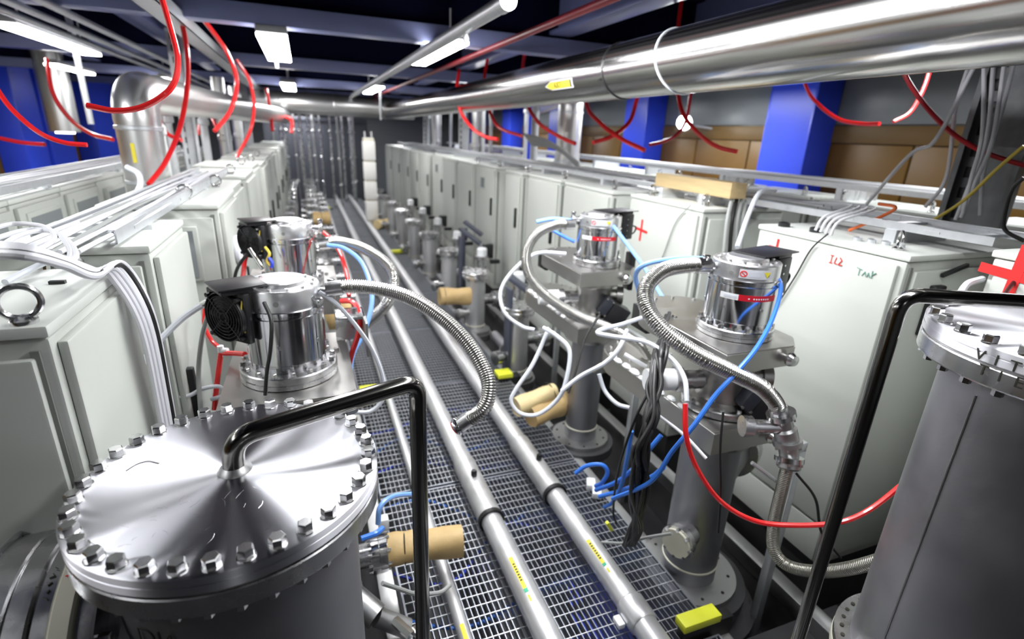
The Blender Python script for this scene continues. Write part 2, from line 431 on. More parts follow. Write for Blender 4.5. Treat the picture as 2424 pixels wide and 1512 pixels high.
link('yellow_face', curved_patch(yn+0.028, yf_-0.02, A0-0.01, A1+0.02, OR+0.0014, 0.7), STICK, t)
link('black_bar', curved_patch(yn+0.012, yn+0.028, A0-0.01, A1+0.02, OR+0.0014), INK, t)
mid = (A0+A1)/2
letters(t, 'АЗОТ', axes(ringpt((yn+yf_)/2, mid, OR+0.003), (0, -1, 0), tilt(mid+PI/2)), 0.034, INK)

def along(name, u, v, z, r, y0, y1, material, label, cat, group=None, seg=12):
    x = at_z(u, v, z).x
    b = B(); cyl(b, (x, y0, z), (x, y1, z), r, seg=seg)
    return solo(name, b, material, label, cat, group), x
# tubular rail right of the aisle lamps
t = thing('tubular_rail', 'pale grey tubular rail running along under the ceiling above the aisle', 'rail', (at_z(1000, 125, 1.99).x, 5, 1.99))
xr_ = at_z(1000, 125, 1.99).x
b = B(); cyl(b, (xr_, 2.2, 1.99), (xr_, 12, 1.99), 0.032, seg=20); cyl(b, (xr_, 2.16, 1.99), (xr_, 2.24, 1.99), 0.036, seg=20); link('tube', b, GALV, t)
b = B(); lathe(b, [(0, -0.05), (0.012, -0.045), (0.016, -0.03), (0.008, 0)], 12, Matrix.Translation((xr_, 2.75, 1.965))); link('nozzle', b, WHITE, t)
for y in (3.8, 6.3, 8.8, 11.3):
    b = B(); cyl(b, (xr_, y, 2.02), (xr_, y, 2.3), 0.006, seg=8); link('hanger', b, GALV, t)
o, xs = along('sprinkler_pipe', 1250, 78, 2.02, 0.018, 0.5, 14, REDPIPE, 'dark red sprinkler pipe running under the ceiling right of the tubular rail', 'pipe')
# left overhead channel and conduits
xc = at_z(500, 120, 2.03).x
b = B(); box(b, xc-0.055, xc+0.055, 0.2, 13, 2.0, 2.006); box(b, xc-0.055, xc-0.05, 0.2, 13, 2.0, 2.07); box(b, xc+0.05, xc+0.055, 0.2, 13, 2.0, 2.07)
solo('ceiling_channel', b, GALV, 'wide grey steel channel under the ceiling above the left cabinets', 'channel')
for k, (u, v) in enumerate(((232, 66), (330, 150), (60, 20))):
    along('ceiling_conduit', u, v, 2.02, 0.02, 0.2, 13, GALV, ['thick grey conduit left of the wide ceiling channel', 'second grey conduit next to the wide ceiling channel', 'outermost grey conduit above the longest batten'][k], 'conduit', 'conduits under the ceiling')
# transverse duct at the far end
t = thing('transverse_duct', 'large shiny duct crossing the hall at the far end below the lamps', 'duct', (0.5, 9.5, 1.85))
b = B(); lathe(b, [(0.165, 0), (0.165, 2.5)], 40, frame((-0.70, 9.5, 1.85), (2, 9.5, 1.85))); link('duct_wall', b, DUCT, t)
for x in (-0.3, 0.5, 1.3):
    b = B(); lathe(b, [(0.166, 0), (0.172, 0.01), (0.172, 0.03), (0.166, 0.04)], 40, frame((x, 9.5, 1.85), (x+1, 9.5, 1.85)), cap=False); link('seam', b, DUCT, t)
def elbow(name, x, y, z0, zt, r, dirv, L, label, R=None):
    t = thing(name, label, 'duct', (x, y, z0)); d = Vector(dirv).normalized(); R = R or r*1.25
    b = B(); cyl(b, (x, y, z0), (x, y, zt-R), r, seg=36); link('riser', b, DUCT, t)
    pts = [Vector((x, y, zt-R))+d*R*(1-math.cos(a))+Vector((0, 0, R*math.sin(a))) for a in [PI/2*k/10 for k in range(11)]]
    pts = [pts[0]-Vector((0, 0, 0.02))]+pts+[pts[-1]+d*0.02]
    b = B(); sweep(b, pts, r*1.015, 36); link('bend', b, DUCT, t)
    b = B(); cyl(b, pts[-1], pts[-1]+d*L, r, seg=36); link('branch', b, DUCT, t)
    for z in (max(z0+0.06, 1.16), zt-R-0.06):
        b = B(); lathe(b, [(r, 0), (r*1.06, 0.004), (r*1.06, 0.02), (r, 0.024)], 36, Matrix.Translation((x, y, z)), cap=False); link('collar', b, GALV, t)
    return t
t = elbow('elbow_duct', -0.83, 3.55, ZF, 1.64, 0.108, (0.10, 1, 0), 5.7, 'big shiny elbow duct rising from the left cabinet rows')
b = B(); box(b, -0.009, 0.009, -0.0006, 0.0006, -0.05, 0.05, M=Matrix.Translation((-0.85, 3.441, 1.33))); link('yellow_sticker', b, STICK, t)
elbow('elbow_duct', 2.56, 5.1, 1.2, 1.95, 0.125, (0.3, 1, 0), 3.0, 'shiny elbow duct rising behind the right cabinet row')
# short hanging cylinder by the left wall
t = thing('hanging_cylinder', 'shiny vertical cylinder with a bright bottom hanging near the left wall', 'duct', at_c(140, 310, 6.6))
a = at_c(132, 215, 6.6); c_ = at_c(143, 312, 6.6); c_ = Vector((a.x, a.y, c_.z))
b = B(); cyl(b, c_, (c_.x, c_.y, 2.3), 0.17, seg=28); link('body', b, DUCT, t)
b = B(); cyl(b, (c_.x, c_.y, c_.z-0.02), c_, 0.1, seg=24); link('lamp_opening', b, mat('downlight', (1, 1, 1), emit=12), t)

# thin hanger rods with round joints
for k, (u, v) in enumerate(((893, 60), (183, 140), (655, 150))):
    p = at_z(u, v, 2.1)
    b = B(); y_ = [7.2, 5.4, 4.95][k]; p = at_y(u, v, y_)
    cyl(b, (p.x, y_, (1.62, 1.45, 1.93)[k]), (p.x, y_, 2.5), [0.012, 0.022, 0.014][k], seg=10)
    lathe(b, [(0.02, -0.03), (0.03, 0), (0.02, 0.03)], 10, Matrix.Translation((p.x, y_, 2.1)))
    solo('hanger_rod', b, GALV, ['thin hanger rod over the aisle right of the lamps', 'pale hanger post under the longest batten', 'thin hanger rod behind the large aisle batten'][k], 'rod', 'hanger rods')

# ================================================================== CABINETS
def eye_bolt(parent, x, y, z, R=0.024, r=0.0055, ang=0.3):
    b = B(); M = Matrix.Rotation(ang, 4, 'Z') @ Matrix.Rotation(PI/2, 4, 'X')
    torus(b, (x, y, z+R+0.008), R, r, M); lathe(b, [(0.018, 0), (0.018, 0.006), (0.008, 0.012)], 16, Matrix.Translation((x, y, z)))
    return link('eye_bolt', b, BOLTM, parent)
def plus_mark(parent, c, u, v, size, wd):
    b = B(); strokes(b, axes(c, u, v), [(-size, 0.1*size, size, -0.05*size), (0.05*size, size, -0.02*size, -size)], wd); return link('red_plus_mark', b, REDP, parent)
def cabinet(label, side, xf, y0, y1, z1, depth, group=None, hpos=None, lid=True, z0=-0.02, door_y=False, eyes=(), fine=True, win=None):
    xa, xb = (xf, xf+depth) if side > 0 else (xf-depth, xf)
    t = thing('control_cabinet', label, 'cabinet', ((xa+xb)/2, (y0+y1)/2, ZF), group)
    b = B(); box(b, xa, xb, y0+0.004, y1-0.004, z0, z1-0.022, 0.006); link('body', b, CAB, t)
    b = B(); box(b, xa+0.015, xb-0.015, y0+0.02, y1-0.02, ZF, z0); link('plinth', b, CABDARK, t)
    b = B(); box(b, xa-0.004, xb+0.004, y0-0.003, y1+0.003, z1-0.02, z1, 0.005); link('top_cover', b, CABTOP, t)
    s = -1 if side > 0 else 1; X = xf
    if fine:
        b = B(); box(b, min(X, X+s*0.016), max(X, X+s*0.016), y0+0.022, y1-0.022, z0+0.18, z1-0.035, 0.005); link('side_panel', b, CAB, t)
        b = B(); box(b, min(X, X+s*0.012), max(X, X+s*0.012), y0+0.022, y1-0.022, z0+0.01, z0+0.165, 0.004); link('lower_panel', b, CAB, t)
        b = B(); box(b, xa+0.03, xb-0.02, y0-0.014, y0+0.002, z0+0.05, z1-0.05, 0.005); link('door', b, CAB, t)
        b = B(); box(b, (xa+0.014) if side > 0 else xb-0.026, (xa+0.026) if side > 0 else xb-0.014, y0-0.002, y0+0.003, z0+0.05, z1-0.04); link('door_seal', b, GASK, t)
    if hpos:
        for (hy, hz, hl) in hpos:
            b = B(); box(b, min(X+s*0.012, X+s*0.034), max(X+s*0.012, X+s*0.034), hy-0.013, hy+0.013, hz-hl, hz+hl, 0.005); link('handle', b, BLACK, t)
    if win:
        for (wy0, wy1, wz0, wz1) in win:
            fr = B(); box(fr, min(X, X+s*0.022), max(X, X+s*0.022), wy0-0.02, wy1+0.02, wz0-0.02, wz1+0.02, 0.004); f = link('window_frame', fr, CAB, t)
            b = B(); box(b, min(X+s*0.02, X+s*0.024), max(X+s*0.02, X+s*0.024), wy0, wy1, wz0, wz1); link('window_pane', b, GREYPANEL, f)
    for (ex, ey) in eyes: eye_bolt(t, ex, ey, z1)
    return t
GL = 'grey cabinets along the left side of the aisle'; GR = 'grey cabinets along the right side of the aisle'
# ---- right row
c0 = cabinet('pale grey cabinet with a big red plus at the right edge of the photo', 1, 1.73, 0.2, 0.835, 1.262, 0.5, GR, z0=-0.02)
plus_mark(c0, at_x(2402, 655, 1.7125), (0, -1, 0), (0, 0, 1), 0.075, 0.026)
c1 = cabinet('big grey cabinet with faint red scrawl, left of the one with the big red plus', 1, 1.725, 1.035, 1.64, 1.2, 0.5, GR)
b = B()
hp = at_y(2203, 735, 1.012)
box(b, hp.x-0.028, hp.x+0.028, 1.0, 1.024, hp.z-0.085, hp.z+0.085, 0.006)
h2 = at_y(2262, 640, 1.012); box(b, -0.06, 0.06, 1.008, 1.02, -0.007, 0.007, 0.003, M=Matrix.Translation((h2.x, 0, h2.z)) @ Matrix.Rotation(-0.25, 4, 'Y')); link('handle', b, BLACK, c1)
plus_mark(c1, at_x(1838, 588, 1.7075), (0, -1, 0.02), (0.0, 0.3, 1), 0.035, 0.010)
b = B(); strokes(b, axes(Vector((1.7075, 1.265, 1.135)), (0, -1, 0), (0, 0, 1)), [(-0.02, 0.014, -0.008, 0.014), (-0.014, 0.014, -0.014, -0.012), (-0.02, -0.012, -0.008, -0.012), (0.004, 0.01, 0.0, -0.01), (0.0, -0.01, 0.01, -0.012), (0.018, 0.012, 0.026, 0.004), (0.026, 0.004, 0.016, -0.012), (0.016, -0.012, 0.03, -0.012)], 0.0022); link('red_scrawl', b, REDP, c1)
b = B(); strokes(b, axes(Vector((1.7075, 1.15, 1.118)), (0, -1, 0), (0, 0, 1)), [(-0.03, 0.012, -0.012, 0.008), (-0.02, 0.01, -0.02, -0.012), (-0.008, -0.01, 0, 0.004), (0, 0.004, 0.006, -0.01), (0.01, -0.01, 0.012, 0.003), (0.012, 0.003, 0.02, -0.01), (0.024, 0.012, 0.026, -0.01), (0.026, 0, 0.036, 0.008)], 0.0022); link('green_scrawl', b, GREENP, c1)
b = B(); strokes(b, axes(Vector((1.707, 1.45, 0.17)), (0, 1, 0), (0, 0, 1)), [(-0.01, 0, 0.01, 0)], 0.01); link('screw', b, BOLTM, c1)
eye_bolt(c1, 1.79, 1.12, 1.2, 0.026, 0.004, 0.8)
for (x, y) in ((1.78, 1.57), (1.80, 1.44)):
    b = B(); lathe(b, [(0.022, 0), (0.022, 0.016), (0.012, 0.02)], 14, Matrix.Translation((x, y, 1.2))); link('cable_gland', b, BLACK, c1)
for k in range(4):
    b = B(); lathe(b, [(0.014, 0), (0.014, 0.012), (0.006, 0.016)], 12, Matrix.Translation((1.80+0.015*k, 1.27-0.04*k, 1.2))); link('cable_gland', b, GALV, c1)
c2 = cabinet('grey cabinet with a small red plus and a timber beam on top', 1, 1.73, 1.985, 2.6, 1.215, 0.5, GR, eyes=((1.80, 2.06), (1.80, 2.5)))
plus_mark(c2, Vector((1.712, 2.44, 1.035)), (0, -1, 0.0), (0, 0.1, 1), 0.055, 0.014)
rows = [(2.80, 3.45, 1.205), (3.5, 4.1, 1.21), (4.22, 4.62, 1.205), (4.95, 5.6, 1.205), (5.66, 6.3, 1.20), (6.35, 7.0, 1.2), (7.05, 7.7, 1.21), (7.9, 8.6, 1.2), (8.65, 9.4, 1.2), (9.6, 10.4, 1.2), (10.5, 11.4, 1.2), (11.5, 12.4, 1.2)]
for k, (y0, y1, z1) in enumerate(rows):
    cabinet('%s grey cabinet beyond the timber-topped one in the right row' % ORD[k], 1, 1.73-0.01*(k % 3), y0, y1, z1, 0.5, GR, hpos=[(y0+0.07, 0.82, 0.085)], eyes=((1.8, y0+0.1),) if k < 5 else (),
            win=[(y0+0.3, y0+0.42, 0.98, 1.08)] if k in (3, 6) else None)
# ---- left row
l1 = cabinet('dark-fronted grey cabinet with a large lifting ring at the left edge', -1, -0.39, 0.94, 1.32, 1.2, 0.33, GL)
pe = at_z(58, 764, 1.2); eye_bolt(l1, pe.x, pe.y, 1.2, 0.025, 0.005, 0.35)
b = B(); strokes(b, axes(Vector((-0.52, 0.924, 0.97)), (1, 0, 0), (0, 0, 1)), [(-0.004, 0, 0.004, 0)], 0.012); link('screw', b, BOLTM, l1)
b = B(); box(b, -0.47, -0.445, 1.19, 1.2, 1.2, 1.206); link('vent_slot', b, BLACK, l1)
b = B()
for k in range(4): box(b, -0.72, -0.62, 1.16+0.02*k, 1.17+0.02*k, 1.2, 1.212, 0.002)
link('terminal_strip', b, BLACK, l1)
l2 = cabinet('grey cabinet behind the dark-fronted one, with a black handle low on its side', -1, -0.39, 1.545, 1.97, 1.2, 0.33, GL, hpos=[(1.63, 0.72, 0.10)])
eye_bolt(l2, -0.55, 1.49, 1.13, 0.028, 0.012, 0.3)
l3 = cabinet('third grey cabinet on the left, with a small grey window in its front', -1, -0.325, 2.27, 2.8, 1.21, 0.38, GL, eyes=((-0.45, 2.4),))
fr = B(); box(fr, -0.52, -0.40, 2.242, 2.26, 0.92, 1.13, 0.004); f = link('window_frame', fr, CAB, l3)
b = B(); box(b, -0.505, -0.415, 2.238, 2.243, 0.935, 1.115); link('window_pane', b, GREYPANEL, f)
b = B(); torus(b, (-0.30, 2.48, 0.99), 0.05, 0.012, Matrix.Rotation(PI/2, 4, 'Y')); link('coiled_tube', b, TUBEW, l3)
rows = [(2.86, 3.4), (3.5, 4.1), (4.15, 4.75), (4.9, 5.5), (5.6, 6.2), (6.3, 6.95), (7.05, 7.7), (7.9, 8.6), (8.7, 9.5), (9.7, 10.5), (10.6, 11.5)]
for k, (y0, y1) in enumerate(rows):
    cabinet('%s grey cabinet beyond the windowed one in the left row' % ORD[k], -1, -0.35+0.012*(k % 2), y0, y1, 1.2+0.012*(k % 3), 0.36, GL, hpos=[(y0+0.08, 0.72, 0.09)], eyes=((-0.42, y0+0.12),) if k < 5 else ())
# ---- second rows
G2L = 'windowed cabinets in the outer left row'
for k in range(12):
    y0 = 1.55+0.47*k
    cabinet('%s windowed grey cabinet from the camera in the outer left row' % ORD[k], -1, -1.04, y0, y0+0.46, 1.2, 0.4, G2L, fine=k < 4, win=[(y0+0.09, y0+0.37, 0.985, 1.12)])
G2R = 'cabinets in the outer right row'
for k in range(10):
    y0 = 0.9+0.78*k
    cabinet('%s grey cabinet from the camera in the outer right row' % ORD[k], 1, 2.95, y0, y0+0.7, 1.21, 0.45, G2R, fine=k < 5, eyes=((3.02, y0+0.1), (3.02, y0+0.6)) if k < 5 else ())
# timber beam
t0 = Vector((1.80, 1.99, 1.28)); 
b = B(); box(b, -0.045, 0.045, -0.31, 0.31, 0, 0.07, 0.003, M=Matrix.Translation((1.86, 2.22, 1.268)) @ Matrix.Rotation(-0.05, 4, 'Z'))
solo('timber_beam', b, WOOD, 'pale timber beam lying on top of the small-plus cabinet', 'timber')
for y, nm in ((2.08, 'nearer'), (2.4, 'farther')):
    b = B(); box(b, 1.79, 1.94, y, y+0.03, 1.215, 1.268, 0.002); solo('timber_packer', b, GALV, nm+' steel packer between the timber beam and the cabinet', 'packer')

# ================================================================== CABLE TRAYS AND UPRIGHTS
def tray(x0, x1, y0, y1, z, h, label, slope=0.0, rails=2):
    t = thing('cable_tray', label, 'cable tray', ((x0+x1)/2, (y0+y1)/2, z))
    for x in (x0, x1):
        b = B(); box(b, x-0.002, x+0.002, y0, y1, z, z+h); s = 0.014 if x == x0 else -0.014
        box(b, min(x, x+s), max(x, x+s), y0, y1, z+h-0.003, z+h); box(b, min(x, x+s), max(x, x+s), y0, y1, z, z+0.003)
        k = y0+0.15
        while k < y1: box(b, x-0.004, x+0.004, k, k+0.05, z+h*0.35, z+h*0.6); k += 0.3
        link('side_rail', b, GALV, t)
    b = B(); k = y0+0.1
    while k < y1: box(b, x0, x1, k, k+0.03, z+0.002, z+0.012); k += 0.25
    o = link('rungs', b, GALV, t); o['kind'] = 'stuff'
    b = B(); k = y0+0.3
    while k < y1:
        box(b, x0-0.01, x1+0.01, k-0.02, k+0.02, min(1.2, z-0.02), z); k += 1.0
    o = link('support_brackets', b, GALV, t); o['kind'] = 'stuff'
    return t
TLx = -0.55
tray(TLx-0.05, TLx+0.11, 1.5, 3.7, 1.214, 0.034, 'long cable tray on top of the left cabinet row')
TL2 = -1.16
tray(TL2-0.12, TL2+0.10, 1.6, 7, 1.214, 0.03, 'cable tray on top of the windowed outer left cabinets')
TRx = 2.06
tray(TRx-0.15, TRx+0.11, 0.93, 12, 1.245, 0.026, 'bright cable tray behind the right cabinet tops')
tray(3.0, 3.3, 1.0, 12, 1.28, 0.03, 'cable tray on top of the outer right cabinets')
b = B(); box(b, TRx-0.15, TRx+0.25, 0.80, 0.86, 1.27, 1.31, 0.002); box(b, TRx-0.15, TRx+0.25, 0.78, 0.80, 1.27, 1.33, 0.002)
solo('strut_channel', b, GALV, 'short strut channel across the end of the bright tray', 'channel')
# cables lying in the trays
def tray_cables(x0, x1, y0, y1, z, n, group, label):
    for k in range(n):
        pts = []; y = y0; xx = x0+(x1-x0)*(k+0.5)/n
        while y <= y1+0.01:
            pts.append((xx+random.uniform(-0.02, 0.02), y, z+random.uniform(0, 0.016))); y += 0.7
        b = B(); tube(b, pts, 0.0055, 6, 4); solo('tray_cable', b, CABLEW if k % 4 else CABLEG, label, 'cable', group)
tray_cables(TLx-0.04, TLx+0.10, 1.3, 3.45, 1.234, 7, 'cables in the left tray', 'pale cable lying lengthwise in the long left tray')
tray_cables(TL2-0.1, TL2+0.08, 1.6, 7, 1.232, 5, 'cables in the outer left tray', 'pale cable lying in the outer left tray')
tray_cables(TRx-0.1, TRx+0.1, 1.6, 11.5, 1.265, 6, 'cables in the right tray', 'pale cable lying lengthwise in the bright right tray')
tray_cables(3.02, 3.28, 1.2, 11.5, 1.305, 6, 'cables in the outer right tray', 'pale cable lying in the outer right tray')
def upright(x, y, wd, z0, z1, label, turn=0.0, GALV=GALV):
    t = thing('cable_upright', label, 'cable tray', (x, y, z0), local=True, rz=turn)
    b = B(); box(b, -wd/2, wd/2, -0.002, 0.002, z0-z0, z1-z0); link('back_plate', b, GALV, t)
    for s in (-1, 1):
        b = B(); box(b, s*wd/2-0.003, s*wd/2+0.003, -0.05, 0.002, 0, z1-z0); box(b, min(s*wd/2, s*(wd/2-0.02)), max(s*wd/2, s*(wd/2-0.02)), -0.053, -0.05, 0, z1-z0); link('side_rail', b, GALV, t)
    b = B(); z = 0.04
    while z < z1-z0-0.05: box(b, -wd*0.38, -wd*0.22, -0.004, -0.0025, z, z+0.045, 0.001); z += 0.085
    link('slots', b, BLACK, t)['kind'] = 'stuff'
    return t
UP = at_x(2318, 500, 2.62)
upright(2.64, 1.385, 0.22, 1.2, 2.3, 'perforated steel cable riser at the upper right, with cables hanging in it', -PI/2+0.12, GALV=mat('riser_steel', (0.16, 0.165, 0.17), 0.45, 0.6, noise=0.4, nscale=18))
b = B()
for k, path in enumerate(([(2295, 150), (2262, 260), (2240, 420), (2190, 490)], [(2400, 150), (2372, 260), (2330, 400), (2320, 510)], [(2352, 150), (2335, 330), (2290, 450), (2262, 520)], [(2378, 150), (2350, 330), (2310, 430), (2275, 515)], [(2310, 150), (2215, 330), (2150, 370), (2020, 520)], [(2330, 150), (2325, 320), (2300, 420), (2280, 500)])):
    b = B(); pts = [at_x(u, v, 2.50-0.02*k) for u, v in path]
    tube(b, pts, 0.0075, 8); solo('riser_cable', b, CABLEW, 'pale grey cable hanging down the perforated riser', 'cable', 'cables in the perforated riser')
b = B(); tube(b, [at_x(u, v, 2.3) for u, v in ((2424, 345), (2360, 400), (2280, 475), (2200, 525), (2130, 555), (2050, 545), (1980, 530))], 0.006, 8); solo('yellow_cable', b, YELT, 'yellow cable sagging from the right edge onto the big grey cabinet', 'cable')
b = B(); tube(b, [at_x(u, v, 2.0) for u, v in ((2424, 420), (2395, 450), (2378, 510), (2380, 545), (2424, 570))], 0.006, 8); solo('black_cable', b, BLACKR, 'black cable looping down beside the strut channel at the right edge', 'cable')
b = B(); tube(b, [at_x(u, v, 1.95) for u, v in ((2010, 545), (2070, 520), (2120, 492), (2080, 482))], 0.006, 8); solo('orange_cable', b, ORNG, 'short orange cable between the big cabinet and the bright tray', 'cable')
for k in range(4):
    b = B(); p0 = at_z(1930+12*k, 545+4*k, 1.215)
    tube(b, [p0, p0+Vector((0.03, 0.0, 0.05)), Vector((1.98, p0.y+0.06, 1.30)), Vector((TRx, p0.y+0.35, 1.275))], 0.005, 8); solo('cabinet_cable', b, CABLEW, 'grey cable rising from the big cabinet top into the bright tray', 'cable', 'cables from the big right cabinet')
b = B(); tube(b, [at_x(1835, 450, 1.95), at_x(1800, 455, 1.85), at_x(1775, 500, 1.78), at_x(1745, 585, 1.62)], 0.010, 10); solo('white_hose', b, TUBEW, 'thick white hose arching from the tray down behind the nearest right pump', 'hose')
b = B(); tube(b, [at_x(u, v, 1.70) for u, v in ((1960, 553), (1920, 590), (1885, 650), (1850, 705), (1835, 725))], 0.003, 8); solo('thin_cable', b, BLACKR, 'thin black cable drooping down the face of the big grey cabinet', 'cable')
b = B(); tube(b, [at_x(u, v, 1.705) for u, v in ((1635, 485), (1600, 525), (1575, 590), (1560, 630))], 0.003, 8); solo('thin_cable', b, CABLEG, 'thin grey cable drooping on the small-plus cabinet', 'cable')
for k in range(4):
    b = B(); tube(b, [Vector((1.83+0.03*k, 1.93, 1.27)), Vector((1.78+0.03*k, 1.88, 1.15)), Vector((1.77+0.035*k, 1.84, 0.9)), Vector((1.8+0.035*k, 1.82, 0.4))], 0.009, 8); solo('gap_cable', b, CABLEG if k != 1 else BLACKR, 'dark cable running down the gap beside the small-plus cabinet', 'cable', 'cables in the right cabinet gap')
# small uprights farther on
for k, (u, v, x) in enumerate(((1096, 320, 2.4), (1140, 330, 2.55), (1010, 330, 2.35), (590, 330, -0.87), (450, 330, -0.87), (640, 330, -0.87))):
    p = at_x(u, v, x); upright(p.x, p.y, 0.11, ZF, 2.17, ['grey riser in front of the pale column, near the slanting cable bundle', 'second grey riser by the slanting cable bundle', 'distant grey riser right of the white post', 'distant pale riser in the left row', 'pale riser right of the left elbow duct', 'farthest pale riser in the left row'][k], [-0.5, -0.5, -0.4, 0.2, 0.2, 0.1][k])
for k in range(7):
    b = B(); tube(b, [at_c(1240+3*k, 318+4*k, 5.2), at_c(1300+3*k, 335+3*k, 5.1), at_c(1370, 385+2*k, 5.0)], 0.012, 6); solo('slanting_cable', b, CABLEG, 'grey cable of the slanting bundle left of the right elbow duct', 'cable', 'cables of the slanting bundle')

# ================================================================== WALKWAY GRATING
GX0, GX1 = 0.19, 1.13
def grating(y0, label):
    t = thing('grating_panel', label, 'grating', ((GX0+GX1)/2, y0, -0.03), 'steel grating panels of the walkway', local=True)
    hw = (GX1-GX0)/2
    b = B()
    for x in (-hw, hw): box(b, x-0.003, x+0.003, 0.006, 0.994, 0, 0.03)
    for y in (0.008, 0.992): box(b, -hw, hw, y-0.003, y+0.003, 0, 0.03)
    link('frame', b, GRATE, t)
    b = B(); x = -hw+0.03
    while x < hw-0.01: box(b, x-0.0012, x+0.0012, 0.008, 0.992, 0.002, 0.028); x += 0.0195
    link('bearing_bars', b, GRATE, t)['kind'] = 'stuff'
    b = B(); y = 0.05
    while y < 0.98: box(b, -hw, hw, y-0.0012, y+0.0012, 0.0245, 0.0292); y += 0.042
    link('cross_bars', b, GALV, t)['kind'] = 'stuff'
    return t
g0 = grating(-0.08, 'nearest steel grating panel of the walkway, under the yellow-stickered pipes')
for k in range(1, 13):
    dup(g0, ((GX0+GX1)/2, -0.08+1.006*k, -0.03), None, '%s steel grating panel of the walkway, counted from the camera' % ORD[k])
# bearers and cover plates
for x, lab in ((0.15, 'steel bearer along the left edge of the walkway'), (1.165, 'steel bearer along the right edge of the walkway'), (1.55, 'steel angle rail along the foot of the right cabinets')):
    b = B(); box(b, x-0.03, x+0.03, -0.1, 13, -0.10, -0.035, 0.003); box(b, x-0.004, x+0.004, -0.1, 13, ZF, -0.1)
    solo('bearer', b, STEELD, lab, 'beam')
b = B(); box(b, 1.2, 1.72, 0.45, 0.93, -0.14, -0.10, 0.004); solo('floor_plate', b, PLATE, 'dark floor plate between the grey tank and the right cabinets', 'plate')
b = B(); box(b, 1.2, 1.72, -0.6, 0.44, -0.14, -0.10, 0.004); solo('floor_plate', b, PLATE, 'dark floor plate under the grey tank', 'plate')
# blue cables below the grating
for k in range(9):
    y = 0.55+0.27*k; z = -0.10-0.012*(k % 3)
    pts = [(0.16, y+random.uniform(-0.1, 0.1), z), (0.4, y+random.uniform(-0.15, 0.15), z-0.02), (0.7, y+random.uniform(-0.15, 0.15), z-0.02), (0.95, y+random.uniform(-0.1, 0.1), z), (1.2, y+0.05, z+0.03)]
    b = B(); tube(b, pts, 0.006, 8); solo('under_grating_cable', b, BLUET if k % 2 else BLUEC, 'blue cable lying crosswise below the grating', 'cable', 'blue cables below the grating')
for k in range(7):
    pts = [(0.62+0.02*k, 0.2, -0.12), (0.60+0.025*k, 0.55, -0.10-0.008*(k % 2)), (0.72+0.03*k*random.uniform(0.8, 1.2), 0.9, -0.11), (0.78+0.02*k, 1.25, -0.12), (0.95, 1.6+0.03*k, -0.13)]
    b = B(); tube(b, pts, 0.006, 8); solo('under_grating_cable', b, BLUEC, 'dark blue cable running lengthwise below the grating', 'cable', 'dark blue cables below the grating')

# ================================================================== FLOOR PIPES
def patch(cx, cz, y0, y1, a0, a1, r):
    b = B(); N = 6; rows = []
    for i in range(N+1):
        a = a0+(a1-a0)*i/N; d = tilt(a)
        rows.append([b.verts.new(Vector((cx, y, cz))+d*rr) for y in (y0, y1) for rr in (r, r+0.0008)])
    for p, q in zip(rows, rows[1:]):
        b.faces.new((p[1], p[3], q[3], q[1])); b.faces.new((p[0], q[0], q[2], p[2])); b.faces.new((p[0], p[1], q[1], q[0])); b.faces.new((p[2], q[2], q[3], p[3]))
    return b
def floor_pipe(x, z, label, segs, sticker, knob, clip=None):
    t = thing('floor_pipe', label, 'pipe', (x, 1, z))
    for (y0, y1, r, kind) in segs:
        b = B()
        if kind == 'pipe': lathe(b, [(r, 0), (r, y1-y0)], 40, frame((x, y0, z), (x, y1, z))); link('pipe_wall', b, PIPEM, t)
        elif kind == 'sleeve': lathe(b, [(r*0.95, 0), (r, 0.012), (r*1.03, 0.03), (r, 0.06), (r, y1-y0-0.05), (r*1.04, y1-y0-0.03), (r*0.96, y1-y0)], 40, frame((x, y0, z), (x, y1, z))); link('sleeve', b, PIPEJ, t)
        else: ring(b, (x, y0, z), (x, y1, z), r, r*0.8, 40); link('black_ring', b, BLACKR, t)
    r = [s for s in segs if s[3] == 'pipe'][0][2]
    if sticker:
        y0, y1, a = sticker; L = y1-y0
        link('yellow_sticker', patch(x, z, y0+L*0.27, y1, a-0.17, a+0.17, r+0.0004), STICK, t)
        link('green_sticker', patch(x, z, y0+L*0.19, y0+L*0.27, a-0.17, a+0.17, r+0.0004), STICKG, t)
        link('arrow_sticker', patch(x, z, y0, y0+L*0.13, a-0.09, a+0.09, r+0.0004), STICK, t)
        b = B(); M = axes(Vector((x, y0+L*0.62, z))+tilt(a)*(r+0.0014), (0, -1, 0), tilt(a+PI/2))
        for k in range(7): box(b, -0.042+k*0.012, -0.036+k*0.012, -0.004, 0.004, 0, 0.0004, M=M)
        link('print', b, INK, t)
    if knob:
        y, a, rr = knob; d = tilt(a); p = Vector((x, y, z))+d*rr
        b = B(); lathe(b, [(0.011, 0), (0.013, 0.004), (0.013, 0.022), (0.010, 0.028)], 14, frame(p, p+d)); link('black_plug', b, BLACK, t)
    return t
PAx, PBx, PZ = 0.576, 0.885, 0.056
ya = at_z(1171, 1225, 0.06).y
yp = at_z(1113, 1130, 0.1).y
s0, s1 = at_z(1258, 1425, 0.09).y, at_z(1215, 1320, 0.09).y
floor_pipe(PAx, PZ, 'left of the two thick galvanised pipes lying on the grating', [(-0.1, ya, 0.042, 'pipe'), (ya-0.012, ya+0.006, 0.053, 'ring'), (ya, ya+0.40, 0.050, 'sleeve'), (ya+0.38, 13, 0.044, 'pipe')], (s0, s1, -0.30), (yp, -0.05, 0.050))
ya = at_z(1326, 1165, 0.06).y; yp = at_z(1285, 1088, 0.1).y
s0, s1 = at_z(1465, 1350, 0.09).y, at_z(1408, 1275, 0.09).y
